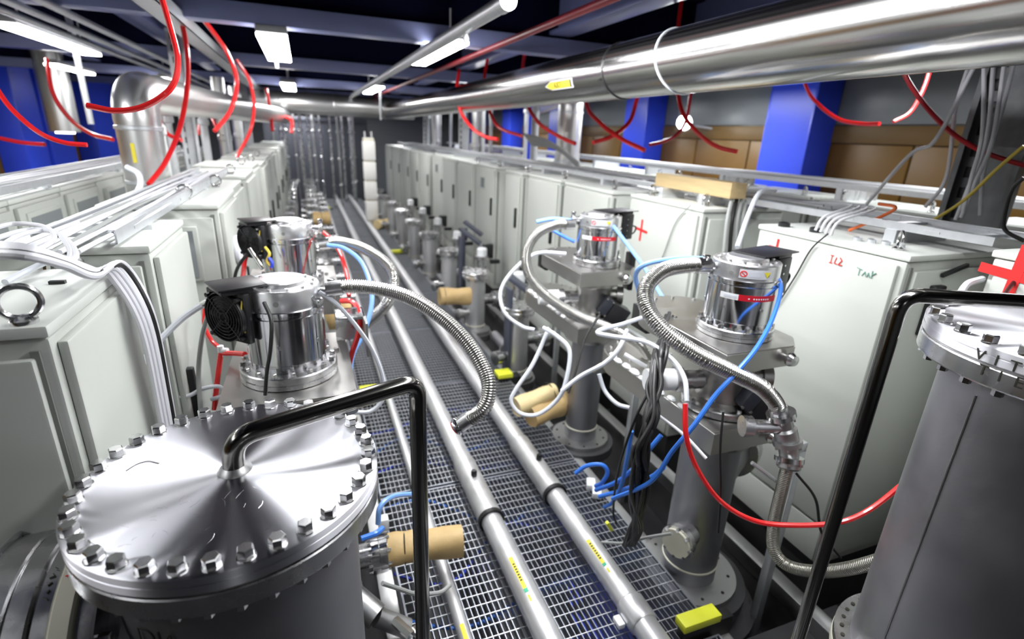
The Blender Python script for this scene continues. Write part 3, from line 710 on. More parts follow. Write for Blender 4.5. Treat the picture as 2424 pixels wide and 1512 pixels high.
t = floor_pipe(PBx, PZ, 'right of the two thick galvanised pipes lying on the grating', [(-0.1, ya, 0.042, 'pipe'), (ya-0.012, ya+0.006, 0.053, 'ring'), (ya, ya+0.42, 0.050, 'sleeve'), (ya+0.4, 13, 0.044, 'pipe')], (s0, s1, -0.42), (yp, 0.1, 0.050))
yc = at_z(1515, 1445, 0.06).y
b = B(); lathe(b, [(0.044, 0), (0.049, 0.008), (0.049, 0.085), (0.044, 0.092)], 40, frame((PBx, yc-0.05, PZ), (PBx, yc+1, PZ))); link('coupling', b, PIPEM, t)
b = B(); box(b, PBx-0.075, PBx-0.05, yc-0.02, yc+0.02, 0.03, 0.05, 0.004); link('clamp_lug', b, WHITE, t)
t = thing('floor_pipe', 'thin galvanised pipe lying on the grating left of the two thick ones', 'pipe', (0.345, 1, 0.024))
b = B(); cyl(b, (0.345, -0.1, 0.024), (0.345, 13, 0.024), 0.021, seg=28); link('pipe_wall', b, PIPEM, t)
s1 = at_z(1105, 1475, 0.04).y; link('yellow_sticker', patch(0.345, 0.024, s1-0.09, s1, -0.5, 0.15, 0.0213), STICK, t)

# ================================================================== TANKS WITH SWING LIDS
def tank(cx, cy, zl, R, rb, label, post, nb, rod_r, nozzle=None, ringz=None):
    t = thing('vacuum_tank', label, 'tank', (cx, cy, ZF))
    T0 = Matrix.Translation((cx, cy, 0))
    b = B(); lathe(b, [(rb, ZF), (rb, zl-0.06)], 72, T0); link('body', b, TANKM, t)
    b = B(); lathe(b, [(rb, zl-0.068), (R-0.002, zl-0.068), (R, zl-0.065), (R, zl-0.036), (R-0.002, zl-0.034), (rb, zl-0.034)], 96, T0, cap=False); link('flange', b, STEEL, t)
    b = B(); ring(b, (cx, cy, zl-0.0345), (cx, cy, zl-0.0295), R-0.006, rb, 96); link('gasket_ring', b, STEELD, t)
    b = B(); lathe(b, [(R-0.002, -0.030), (R, -0.028), (R, -0.016), (R-0.0012, -0.0155), (R-0.0012, -0.0135), (R, -0.013), (R, -0.0025), (R-0.003, 0), (R*0.5, 0.0), (0.0001, 0.0)], 128)
    vs = b.verts; lid = link('lid', b, LIDM, t, ang=40)
    lid.data.transform(Matrix.Translation(Vector((0, 0, 0))+W[t.name])); lid.location = (0, 0, zl-ZF)
    lid.location = (0, 0, zl-ZF)
    bolts(t, (cx, cy, zl), R-0.0145, nb, 0.0112, 0.016, 0.07)
    b = B(); bolts_joined(b, Matrix.Translation((cx, cy, zl-0.080)), R-0.0145, nb, 0.0085, 0.012); link('flange_nuts', b, BOLTM, t)['kind'] = 'stuff'
    # swing arm: welded at the lid's centre, over the rim, down the hinge post
    p = Vector(post); c = Vector((cx, cy, zl)); h = zl+0.062; d = Vector((p.x-cx, p.y-cy, 0)); L = d.length; d.normalize()
    def arc(c0, a, bb, n=6): # corner smoothing by quadratic curve
        return [a.lerp(c0, k/n).lerp(c0.lerp(bb, k/n), k/n) for k in range(n+1)]
    q1 = Vector((cx, cy, h)); q2 = Vector((p.x, p.y, h+0.012)); rr = 0.045
    pts = [c-Vector((0, 0, 0.002))] + arc(q1, q1-Vector((0, 0, rr)), q1+d*rr) + arc(q2, q2-d*rr*0.75, q2-Vector((0, 0, rr*0.75))) + [Vector((p.x, p.y, ZF+0.02))]
    dense = []
    for a, bb in zip(pts, pts[1:]):
        n = max(1, int((bb-a).length/0.05)); dense += [a.lerp(bb, k/n) for k in range(n)]
    dense.append(pts[-1])
    b = B(); sweep(b, dense, rod_r, 20); link('swing_arm', b, ROD, t)
    b = B(); lathe(b, [(rod_r*1.55, 0), (rod_r*1.4, 0.004), (rod_r*1.05, 0.010)], 20, Matrix.Translation(c)); link('weld_bead', b, STEELD, t)
    b = B(); lathe(b, [(0.05, 0), (0.05, 0.012), (0.022, 0.016), (0.022, 0.06)], 20, Matrix.Translation((p.x, p.y, ZF))); link('post_foot', b, STEELD, t)
    return t
LCX, LCY, LZ = -0.150, 0.838, 0.96
lp = at_z(988, 903, LZ+0.074)
tl = tank(LCX, LCY, LZ, 0.228, 0.186, 'big round tank at the lower left with a bolted mirror-bright lid', lp, 34, 0.0172)
# side nozzle of the left tank
nz, nR = 0.662, 0.195
def nx(x0, x1, r0, r1, material, name, seg=72):
    b = B(); L = x0-x1; lathe(b, [(r0-0.003, 0), (r0, min(0.003, L*0.2)), (r0, L-min(0.003, L*0.2)), (r1-0.003, L)], seg, frame((x0, LCY, nz), (x1, LCY, nz))); return link(name, b, material, tl)
nx(LCX-0.15, LCX-0.19, 0.14, 0.14, TANKM, 'nozzle_neck')
nx(LCX-0.186, LCX-0.210, nR, nR, STEEL, 'nozzle_flange')
gk = nx(LCX-0.210, LCX-0.238, nR+0.009, nR+0.009, CREAM, 'cream_gasket')
nx(LCX-0.238, LCX-0.262, nR+0.003, nR+0.003, STEEL, 'nozzle_flange')
nx(LCX-0.262, LCX-0.292, nR+0.008, nR+0.008, STEEL, 'nozzle_spool')
nx(LCX-0.293, LCX-0.335, nR+0.008, nR+0.008, STEEL, 'nozzle_spool')
nx(LCX-0.335, LCX-0.340, nR+0.016, nR+0.016, POL, 'end_plate')
M = frame((LCX-0.1865, LCY, nz), (LCX, LCY, nz)); bolts(tl, None, nR-0.022, 14, 0.0112, 0.018, 0.2, M, 'nozzle_bolt')
def on_nozzle(x, a, r): return Vector((x, LCY-r*math.sin(a), nz+r*math.cos(a)))
a = 0.18
letters(tl, 'NIM', axes(on_nozzle(LCX-0.224, a, nR+0.010), (0, -math.cos(a), -math.sin(a)), (1, 0, 0)), 0.022, REDP)
b = B(); strokes(b, axes(on_nozzle(LCX-0.25, 0.3, nR+0.0035), (0, -1, -0.3), (1, 0, 0)), [(-0.03, 0, -0.027, 0.004), (-0.02, 0, -0.016, 0.003), (-0.016, 0.003, -0.014, -0.003), (-0.006, 0.002, -0.002, -0.002), (0.006, 0.002, 0.01, 0), (0.016, -0.002, 0.02, 0.003)], 0.0012); link('black_handwriting', b, INK, tl)
def on_wall(cx, cy, a, r, z): return Vector((cx+r*math.cos(a), cy+r*math.sin(a), z))
a = math.radians(236)
letters(tl, 'DИ', axes(on_wall(LCX, LCY, a, 0.187, 0.80), (-math.sin(a), math.cos(a), 0), (0, 0, 1)), 0.045, INK, thick=-0.001)
# fine scratch on the lid
b = B(); tube(b, [at_z(298, 1114, LZ+0.001), at_z(325, 1098, LZ+0.001), at_z(352, 1091, LZ+0.001), at_z(377, 1096, LZ+0.001)], 0.0007, 6); solo('wire_scrap', b, ROD, 'thin bent scrap of wire lying on the bright lid', 'wire')
b = B(); random.seed(9)
for k in range(26):
    a = math.radians(random.uniform(215, 300)); q = random.uniform(0.06, 0.19); p = Vector((LCX+q*math.cos(a), LCY+q*math.sin(a), LZ+0.0002)); d = random.uniform(0, PI); l = random.uniform(0.003, 0.011); c = random.uniform(-0.3, 0.3)
    e = Vector((math.cos(d), math.sin(d), 0)); n_ = Vector((-e.y, e.x, 0)); sweep(b, [p-e*l, p+n_*l*c, p+e*l], 0.00013, 5)
link('fine_scratches', b, POL, tl)['kind'] = 'stuff'
RCX, RCY, RZ = 1.25, 0.43, 1.207
d = ray(2135, 700); d = d/math.hypot(d.x, d.y)*1.035
tr = tank(RCX, RCY, RZ, 0.226, 0.178, 'tall grey tank at the right edge with a bolted lid and dark swing arm', (d.x, d.y, 0), 26, 0.0125)
b = B(); ring(b, (RCX, RCY, 0.385), (RCX, RCY, 0.405), 0.212, 0.17, 72); link('lower_flange', b, STEEL, tr)
b = B(); ring(b, (RCX, RCY, 0.362), (RCX, RCY, 0.384), 0.213, 0.17, 72); link('cream_gasket', b, CREAM, tr)
b = B(); bolts_joined(b, Matrix.Translation((RCX, RCY, 0.4055)), 0.195, 40, 0.0048, 0.002); link('bolt_holes', b, INK, tr)['kind'] = 'stuff'
b = B(); pts = [on_wall(RCX, RCY, math.radians(166), 0.1785, z/10) for z in range(5, 12)]; sweep(b, pts, 0.0018, 6); link('weld_seam', b, STEELD, tr)
b = B(); pts = [on_wall(RCX, RCY, math.radians(165+4*k), 0.1785, 0.50-0.006*k+0.01*math.sin(k)) for k in range(8)]; sweep(b, pts, 0.003, 6); link('weld_bead', b, WHITE, tr)
for txt, zz, a0 in (('VITT', RZ-0.02, 171), ('TIER', RZ-0.043, 174)):
    for k, ch in enumerate(txt):
        a = math.radians(a0+6.3*k)
        letters(tr, ch, axes(on_wall(RCX, RCY, a, 0.2265, zz), (-math.sin(a), math.cos(a), 0), (0, 0, 1)), 0.026, INK)

PORTM = mat('port_steel', (0.60, 0.60, 0.61), 0.42, 0.75, noise=0.12, nscale=14)
MOTM = mat('motor_housing_steel', (0.78, 0.78, 0.79), 0.30, 0.9, rvar=0.04, nscale=14)
# ================================================================== TURBO PUMPS
def turbo_pump(loc, label, box_dir, hose_dir, style=0, band=True, sc=1.0, fr=0.13, zs=1.0):
    t = thing('turbo_pump', label, 'vacuum pump', loc, local=True)
    def L(name, b, m, par=None, ang=32):
        if sc != 1.0 or zs != 1.0: bmesh.ops.transform(b, matrix=Matrix.Diagonal((sc, sc, sc*zs, 1)), verts=b.verts[:])
        return link(name, b, m, par or t, ang=ang)
    b = B(); lathe(b, [(0.100, 0), (fr-0.002, 0), (fr, 0.002), (fr, 0.014), (fr-0.003, 0.015), (fr-0.003, 0.018), (fr, 0.019), (fr, 0.034), (fr-0.003, 0.037), (0.1, 0.037)], 64, cap=False); L('mounting_flange', b, STEEL)
    b = B(); lathe(b, [(0.100, 0.03), (0.101, 0.06), (0.1035, 0.062), (0.1035, 0.105), (0.1035, 0.19), (0.100, 0.193), (0.100, 0.198), (0.104, 0.200), (0.104, 0.210), (0.098, 0.212)], 64, cap=False); L('rotor_housing', b, POL)
    b = B(); lathe(b, [(0.09, 0.206), (0.0975, 0.207), (0.0985, 0.212), (0.0985, 0.262), (0.096, 0.266), (0.062, 0.267), (0.060, 0.276), (0.056, 0.279), (0, 0.279)], 64); L('motor_housing', b, MOTM)
    b = B(); ring(b, (0, 0, 0.1985), (0, 0, 0.2035), 0.1005, 0.09, 48); L('dark_seam', b, BLACKR)
    b = B()
    for k in range(6):
        a = 0.4+k*PI/3; M = Matrix.Rotation(a, 4, 'Z'); cyl(b, M @ Vector((0.096, 0, 0.235)), M @ Vector((0.0995, 0, 0.235)), 0.007, seg=12); cyl(b, M @ Vector((0.1, 0, 0.115)), M @ Vector((0.1045, 0, 0.115)), 0.006, seg=12)
    L('screw_recesses', b, STEELD)['kind'] = 'stuff'
    if sc == 1.0 and fr > 0.12:
        bolts(t, (0, 0, 0.037*zs), fr-0.012, 16, 0.0075, 0.013, 0.1, name='bolt')
    else:
        b = B(); bolts_joined(b, Matrix.Translation((0, 0, 0.037)), fr-0.0085, 16, 0.0072, 0.013); L('bolts', b, BOLTM)['kind'] = 'stuff'
    b = B()
    for k in range(12):
        a = 2*PI*k/12+0.2; lathe(b, [(0.005, 0), (0.005, 0.005)], 10, Matrix.Translation((0.082*math.cos(a), 0.082*math.sin(a), 0.2665)))
    L('cap_screws', b, BOLTM)['kind'] = 'stuff'
    # cooling fan box on the side, cover plate above
    a = box_dir; M = Matrix.Rotation(a, 4, 'Z')
    b = B(); box(b, 0.055 if style == 0 else 0.0, 0.172 if style == 0 else 0.195, -0.056, 0.056, 0.2805, 0.286, 0.002, M=M); box(b, 0.09, 0.165, -0.05, 0.05, 0.268, 0.2805, 0.002, M=M); L('cover_plate', b, BLACK)
    if style == 0:
        fm = M @ Matrix.Translation((0.142, -0.004, 0.200)) @ Matrix.Rotation(0.38, 4, 'Z') @ Matrix.Rotation(PI/2, 4, 'Y')
        b = B(); box(b, -0.068, 0.068, -0.068, 0.068, -0.018, 0.0, 0.004, M=fm)
        for sx in (-1, 1):
            for sy in (-1, 1): cyl(b, fm @ Vector((0.052*sx, 0.052*sy, 0)), fm @ Vector((0.052*sx, 0.052*sy, 0.014)), 0.006, seg=8)
        lathe(b, [(0.064, 0), (0.067, 0), (0.067, 0.012), (0.064, 0.012)], 40, fm, cap=False); h = L('fan_housing', b, BLACK)
        b = B()
        for k in range(7): torus(b, (0, 0, 0), 0.012+0.0088*k, 0.0013, None, 40, 6)
        for k in range(4):
            an = PI/4+k*PI/2; c = Vector((math.cos(an), math.sin(an), 0)); cyl(b, c*0.008, c*0.074, 0.0014, seg=6)
        bmesh.ops.transform(b, matrix=fm @ Matrix.Translation((0, 0, 0.014)), verts=b.verts[:]); L('wire_guard', b, mat('black_wire', (0.03, 0.03, 0.032), 0.25), h)
        b = B()
        for k in range(7):
            bl = Matrix.Rotation(2*PI*k/7, 4, 'Z') @ Matrix.Rotation(0.5, 4, 'X'); box(b, 0.016, 0.054, -0.013, 0.013, -0.0008, 0.0008, M=fm @ Matrix.Translation((0, 0, 0.004)) @ bl)
        cyl(b, fm @ Vector((0, 0, -0.002)), fm @ Vector((0, 0, 0.010)), 0.018, seg=20); L('fan_blades', b, BLACKR, h)
        b = B(); box(b, 0.09, 0.128, -0.05, 0.04, 0.14, 0.268, 0.004, M=M); L('fan_bracket', b, BLACKR)
        b = B(); tube(b, [M @ Vector(p) for p in ((0.12, 0.05, 0.25), (0.128, 0.054, 0.21), (0.122, 0.05, 0.165))], 0.002, 6); L('yellow_wire', b, YELT)
    else:
        b = B(); box(b, 0.10, 0.175, -0.05, 0.05, 0.13, 0.268, 0.006, M=M); box(b, 0.17, 0.19, -0.035, 0.035, 0.16, 0.25, 0.003, M=M); L('drive_box', b, BLACK)
        b = B()
        for k in range(4): cyl(b, M @ Vector((0.13+0.0, -0.051, 0.15+0.03*k)), M @ Vector((0.13, -0.054, 0.15+0.03*k)), 0.004, seg=8)
        L('screws', b, BOLTM)['kind'] = 'stuff'
        b = B(); tube(b, [M @ Vector(p) for p in ((0.18, -0.02, 0.2), (0.215, -0.03, 0.19), (0.205, -0.03, 0.16), (0.18, -0.02, 0.145))], 0.004, 6); L('control_cable', b, BLACKR)
    # exhaust port with clamp
    M = Matrix.Rotation(hose_dir, 4, 'Z')
    b = B(); cyl(b, M @ Vector((0.09, 0, 0.240)), M @ Vector((0.132, 0, 0.240)), 0.0135, seg=20); lathe(b, [(0.0135, 0), (0.021, 0.002), (0.024, 0.006), (0.024, 0.012), (0.021, 0.016), (0.0135, 0.018)], 24, frame(M @ Vector((0.122, 0, 0.24)), M @ Vector((0.3, 0, 0.24)))); L('exhaust_port', b, STEEL)
    b = B(); box(b, 0.121, 0.141, -0.008, 0.008, 0.262, 0.278, 0.002, M=M); cyl(b, M @ Vector((0.131, -0.018, 0.27)), M @ Vector((0.131, 0.02, 0.27)), 0.004, seg=10); L('clamp', b, BOLTM)
    b = B(); box(b, 0.094, 0.112, -0.012, 0.012, 0.205, 0.228, 0.003, M=M @ Matrix.Rotation(-0.28, 4, 'Z')); L('vent_valve', b, STEEL)
    if band:
        def strip(a0, a1, z0, z1, r, m, name, par=None):
            b = B(); N = 14; rows = []
            for i in range(N+1):
                an = a0+(a1-a0)*i/N
                rows.append([b.verts.new((rr*math.cos(an), rr*math.sin(an), z)) for z in (z0, z1) for rr in (r, r+0.0006)])
            for p, q in zip(rows, rows[1:]):
                b.faces.new((p[1], q[1], q[3], p[3])); b.faces.new((p[2], p[3], q[3], q[2])); b.faces.new((p[0], q[0], q[1], p[1]))
            return L(name, b, m, par)
        a0 = math.radians(216)
        strip(a0-0.42, a0+0.10, 0.146, 0.166, 0.1038, WHITE, 'white_label'); strip(a0-0.30, a0+0.06, 0.152, 0.160, 0.1045, mat('faint_print', (0.6, 0.62, 0.68)), 'label_print')
        strip(a0+0.10, a0+1.25, 0.146, 0.166, 0.1038, REDL, 'red_label')
        for k in range(9): 
            if k != 1: strip(a0+0.36+0.07*k, a0+0.40+0.07*k, 0.153, 0.1575, 0.1045, WHITE, 'label_print')
        strip(a0+0.0, a0+1.0, 0.222, 0.252, 0.0988, mat('pale_label', (0.62, 0.63, 0.66), 0.35), 'data_label')
        strip(a0+0.26, a0+0.62, 0.228, 0.246, 0.0995, mat('faint_print', (0.6, 0.62, 0.68)), 'label_print')
        an = a0+0.12; M = axes(Vector((0.0998*math.cos(an), 0.0998*math.sin(an), 0.237)), (-math.sin(an), math.cos(an), 0), (0, 0, 1))
        b = B(); ring(b, M @ Vector((0, 0, 0)), M @ Vector((0, 0, 0.0006)), 0.0105, 0.0075, 24); strokes(b, M, [(-0.006, 0.006, 0.006, -0.006)], 0.002); L('prohibition_mark', b, REDP)
        an = a0+0.80; M = axes(Vector((0.0998*math.cos(an), 0.0998*math.sin(an), 0.237)), (-math.sin(an), math.cos(an), 0), (0, 0, 1))
        b = B(); vs = [b.verts.new(M @ Vector(p)) for p in ((-0.011, 0.009, 0.0005), (0.011, 0.009, 0.0005), (0, -0.010, 0.0005))]; b.faces.new(vs); L('warning_triangle', b, STICK)
    return t
SX = 1.255
PL1, PL2, PR1, PR2 = Vector((-0.088, 1.50, 0.83)), Vector((-0.085, 2.18, 0.905)), Vector((SX-0.015, 1.20, 0.94)), Vector((SX+0.01, 2.13, 0.94))
turbo_pump(PL1, 'big chrome turbo pump with a black fan, just behind the bright lid', math.radians(204), math.radians(-12), 0, band=False)
turbo_pump(PL2, 'chrome turbo pump with a tilted silver strip, behind the fan-cooled one', math.radians(200), math.radians(-5), 0, band=False, sc=0.93)
turbo_pump(PR1, 'chrome turbo pump with a red band, nearest on the right side', math.radians(14), math.radians(165), 1, fr=0.1145, zs=0.88)
turbo_pump(PR2, 'chrome turbo pump with a red band, farther one beside the small-plus cabinet', math.radians(14), math.radians(165), 1, sc=0.99, fr=0.1145, zs=0.88)

# ================================================================== GATE VALVES, TEES, STATIONS
def gate_valve(x0, x1, y0, y1, z0, z1, label, rnd=True, chamf=0.06, knob=True, side_plate=False, blob=False):
    t = thing('gate_valve', label, 'valve', ((x0+x1)/2, y0, z0))
    b = B(); r = (x1-x0)/2; cx = (x0+x1)/2
    out = [(x0, y0), (x1-chamf, y0), (x1, y0+chamf)]
    if rnd: out += [(cx+r*math.cos(a), y1-r+r*math.sin(a)) for a in [PI*k/12 for k in range(13)]]
    else: out += [(x1, y1), (x0, y1)]
    lo = [b.verts.new((x, y, z0)) for x, y in out]; hi = [b.verts.new((x, y, z1)) for x, y in out]
    n = len(out)
    b.faces.new(lo[::-1]); b.faces.new(hi)
    for i in range(n): b.faces.new((lo[i], lo[(i+1) % n], hi[(i+1) % n], hi[i]))
    es = [e for e in b.edges if abs(e.verts[0].co.z-e.verts[1].co.z) < 1e-6]
    bmesh.ops.bevel(b, geom=es, offset=0.004, segments=2, affect='EDGES')
    link('valve_body', b, VALV, t)
    zc = (z0+z1)/2
    if knob:
        b = B(); p = Vector((x0+(x1-x0)*0.72, y0, zc)); lathe(b, [(0.012, 0), (0.012, 0.01), (0.02, 0.012), (0.022, 0.022), (0.016, 0.034), (0, 0.036)], 18, frame(p, p-Vector((0, 1, 0)))); link('end_knob', b, BOLTM, t)
    if side_plate:
        b = B(); box(b, x1, x1+0.022, y0+0.09, y0+0.15, z0-0.06, z1+0.055, 0.003); link('side_plate', b, BLACKR, t)
    if blob:
        b = B(); box(b, x0+0.01, x0+0.03, y1-0.16, y1-0.06, z0-0.02, z1+0.0, 0.004); link('actuator_block', b, BLACKR, t)
    b = B(); bolts_joined(b, Matrix.Translation((cx, y1-r, z1)), r*0.78, 10, 0.008, 0.008); link('top_screws', b, BOLTM, t)['kind'] = 'stuff'
    return t
def bend_pipe(x, y, z0, z1, r, d, L, label, rings_=(), base=None, cover=None, mname=TANKM):
    t = thing('pipe_tee', label, 'pipe fitting', (x, y, z0))
    T = Matrix.Translation((x, y, 0))
    b = B(); lathe(b, [(r, z0), (r, z1)], 44, T); link('upright_pipe', b, mname, t)
    for (zz, h, rr, m) in rings_:
        b = B(); lathe(b, [(rr*0.985, zz), (rr, zz+0.003), (rr, zz+h-0.003), (rr*0.985, zz+h)], 48, T); link('flange', b, m, t)
        b = B(); bolts_joined(b, Matrix.Translation((x, y, zz+h)), rr-0.018, 14, 0.0065, 0.009); link('flange_bolts', b, BOLTM, t)['kind'] = 'stuff'
    if base:
        rr, zz = base
        b = B(); ring(b, (x, y, zz), (x, y, zz+0.022), rr, r*0.9, 56); link('base_flange', b, STEELD, t)
        b = B(); ring(b, (x, y, zz-0.05), (x, y, zz-0.001), rr*1.2, r, 56); link('dark_collar', b, PLATE, t)
        b = B(); torus(b, (x, y, zz+0.085), r*1.005, 0.004, None, 40, 8); link('yellowed_weld', b, CREAM, t)
        b = B(); bolts_joined(b, Matrix.Translation((x, y, zz+0.022)), (rr+r)/2+0.01, 10, 0.006, 0.002); link('bolt_holes', b, INK, t)['kind'] = 'stuff'
    if d is not None:
        dz, dv, rr, LL = d; dv = Vector(dv).normalized(); p = Vector((x, y, dz))
        b = B(); cyl(b, p, p+dv*LL, rr, seg=32); link('side_branch', b, mname, t)
        b = B(); ring(b, p+dv*(LL-0.03), p+dv*LL, rr*1.35, rr*0.5, 36); ring(b, p+dv*(LL+0.003), p+dv*(LL+0.03), rr*1.35, rr*0.2, 36); link('branch_flange', b, STEEL, t)
        b = B(); bolts_joined(b, frame(p+dv*(LL+0.03), p+dv*(LL+1)), rr*1.18, 8, 0.006, 0.008); link('branch_bolts', b, BOLTM, t)['kind'] = 'stuff'
    return t
for (P, nm, i) in ((PR1, 'nearest right', 0), (PR2, 'farther right', 1)):
    x, y, z = P
    gate_valve(x-0.165, x+0.155, y-0.155, y+0.40, z-0.068, z-0.001, 'steel gate valve slab under the %s turbo pump' % nm, side_plate=(i == 1), blob=True)
    # neck assembly
    t = thing('valve_neck', 'dark steel neck and ports between the two valves under the %s pump' % nm, 'pipe fitting', (x, y, z-0.3))
    T = Matrix.Translation((x, y, 0))
    b = B(); lathe(b, [(0.115, z-0.069), (0.112, z-0.095), (0.092, z-0.105), (0.085, z-0.13), (0.085, z-0.225), (0.105, z-0.235)], 44, T); link('neck', b, VALV, t)
    b = B(); lathe(b, [(0.125, z-0.262), (0.129, z-0.258), (0.129, z-0.238), (0.125, z-0.235)], 52, T); link('disc_flange', b, STEEL, t)
    b = B(); bolts_joined(b, Matrix.Translation((x, y, z-0.235)), 0.113, 14, 0.007, 0.01); link('flange_bolts', b, BOLTM, t)['kind'] = 'stuff'
    p = Vector((x, y, z-0.17)); dv = Vector((-1, 0.25, 0)).normalized()
    b = B(); cyl(b, p, p+dv*0.17, 0.032, seg=24); ring(b, p+dv*0.15, p+dv*0.175, 0.042, 0.01, 28); link('side_port', b, STEEL, t)
    b = B(); cyl(b, p+dv*0.176, p+dv*0.27, 0.036, seg=24); link('white_gauge', b, WHITE, t)
    dv = Vector((0.9, -0.45, 0)).normalized(); p = Vector((x, y, z-0.15))
    b = B(); cyl(b, p, p+dv*0.13, 0.03, seg=24); ring(b, p+dv*0.11, p+dv*0.14, 0.045, 0.01, 28); link('side_port', b, VALV, t)
    # solenoid block
    q = Vector((x+0.03, y-0.115, z-0.20)); dq = (0.93, -0.37)
    M = Matrix.Translation(q) @ Matrix.Rotation(-0.35, 4, 'Z') @ Matrix.Rotation(0.5, 4, 'Y')
    b = B(); box(b, -0.01, 0.085, -0.03, 0.05, -0.06, 0.045, 0.004, M=M); link('black_actuator', b, BLACK, t)
    b = B(); box(b, -0.055, -0.012, -0.035, 0.03, -0.035, 0.05, 0.005, M=M)
    h = link('dark_solenoid', b, mat('slate_plastic', (0.03, 0.033, 0.045), 0.4), t)
    b = B()
    for u_ in (-0.05, -0.018):
        for v_ in (-0.03, 0.045): cyl(b, M @ Vector((u_, -0.036, v_)), M @ Vector((u_, -0.04, v_)), 0.005, seg=10)
    link('screws', b, BOLTM, h)['kind'] = 'stuff'
    # lower, longer valve
    gate_valve(x-0.15, x+0.155, y-0.15, y+0.62, z-0.345, z-0.264, 'long lower gate valve under the %s pump, crusted white on its edge' % nm, knob=True)
    b = B()
    random.seed(3+i)
    for k in range(9):
        yy = y+0.02+0.055*k; r = random.uniform(0.009, 0.014)
        lathe(b, [(0, -r), (r*0.7, -r*0.7), (r, 0), (r*0.7, r*0.6), (0, r*0.8)], 8, Matrix.Translation((x-0.14+random.uniform(-0.008, 0.008), yy, z-0.262)) @ Matrix.Diagonal((1.1, 2.0, 0.9, 1)))
    solo('white_wrap', b, WHITE, 'lumpy white wrap along the lower valve under the %s pump' % nm, 'wrap')
    zz = z-0.346
    bend_pipe(x, y, -0.25, zz, 0.082 if i else 0.098, (zz-0.2, (0.86, 0.5, 0), 0.07 if i else 0.088, 0.25), 0, 'dull steel upright tee under the %s pump valves' % nm, rings_=((zz-0.03, 0.03, 0.125, VALV),), base=(0.148 if i else 0.175, -0.02 if i else -0.05))
    # struts of the support frame
    b = B(); box(b, x+0.17, x+0.2, y-0.2, y+0.75, zz-0.02, zz+0.015, 0.003); box(b, x+0.17, x+0.2, y+0.70, y+0.73, ZF, zz, 0.003); box(b, x+0.17, x+0.2, y-0.2, y-0.17, ZF, zz, 0.003)
    solo('support_stand', b, GALV, 'steel support frame beside the %s pump tee' % nm, 'frame')
# nozzle and small flange on the nearest right tee
t = thing('blank_flange', 'small bolted flange with a cream patch low on the nearest right tee', 'flange', at_z(1570, 1235, 0.22))
p = Vector((SX-0.095, 1.15, 0.20)); dv = Vector((-0.93, -0.36, 0)).normalized()
b = B(); cyl(b, p, p+dv*0.05, 0.045, seg=28); ring(b, p+dv*0.05, p+dv*0.072, 0.06, 0.01, 36); link('flange', b, STEEL, t)
b = B(); cyl(b, p+dv*0.073, p+dv*0.083, 0.052, seg=36); link('cream_patch', b, CREAM, t)
b = B(); bolts_joined(b, frame(p+dv*0.072, p+dv), 0.052, 8, 0.006, 0.012); link('flange_bolts', b, BOLTM, t)['kind'] = 'stuff'
b = B(); ring(b, (SX, 1.19, -0.16), (SX, 1.19, -0.14), 0.24, 0.18, 48); solo('cable_ring', b, PLATE, 'grey ring around the foot of the nearest right tee', 'ring')
# left valve slabs under the left pumps
def left_valve(P, nm):
    x, y, z = P
    gate_valve(x-0.17, x+0.17, y-0.19, y+0.3, z-0.075, z-0.001, 'pale valve slab under the %s' % nm, rnd=False, chamf=0.03, knob=False)
    bend_pipe(x, y, -0.25, z-0.076, 0.085, (z-0.4, (1, 0, 0), 0.04, 0.16), 0, 'dull steel upright under the %s' % nm, rings_=((z-0.11, 0.034, 0.13, STEEL),), base=(0.13, -0.02))
left_valve(PL1, 'fan-cooled left pump'); left_valve(PL2, 'left pump with the silver strip')
t = thing('valve_bracket', 'bright folded steel bracket right of the fan-cooled pump', 'bracket', (0.07, 1.66, 0.83))
b = B(); box(b, 0.05, 0.14, 1.62, 1.72, 0.93, 0.94, 0.002); box(b, 0.05, 0.14, 1.71, 1.72, 0.83, 0.94, 0.002); link('plate', b, STEEL, t)
b = B(); box(b, 0.132, 0.14, 1.55, 1.72, 0.83, 0.94, 0.002); link('upright', b, VALV, t)
b = B(); cyl(b, (0.11, 1.66, 0.94), (0.11, 1.66, 0.958), 0.009, seg=6); link('bolt', b, BOLTM, t)
p = at_c(467, 615, 1.0)

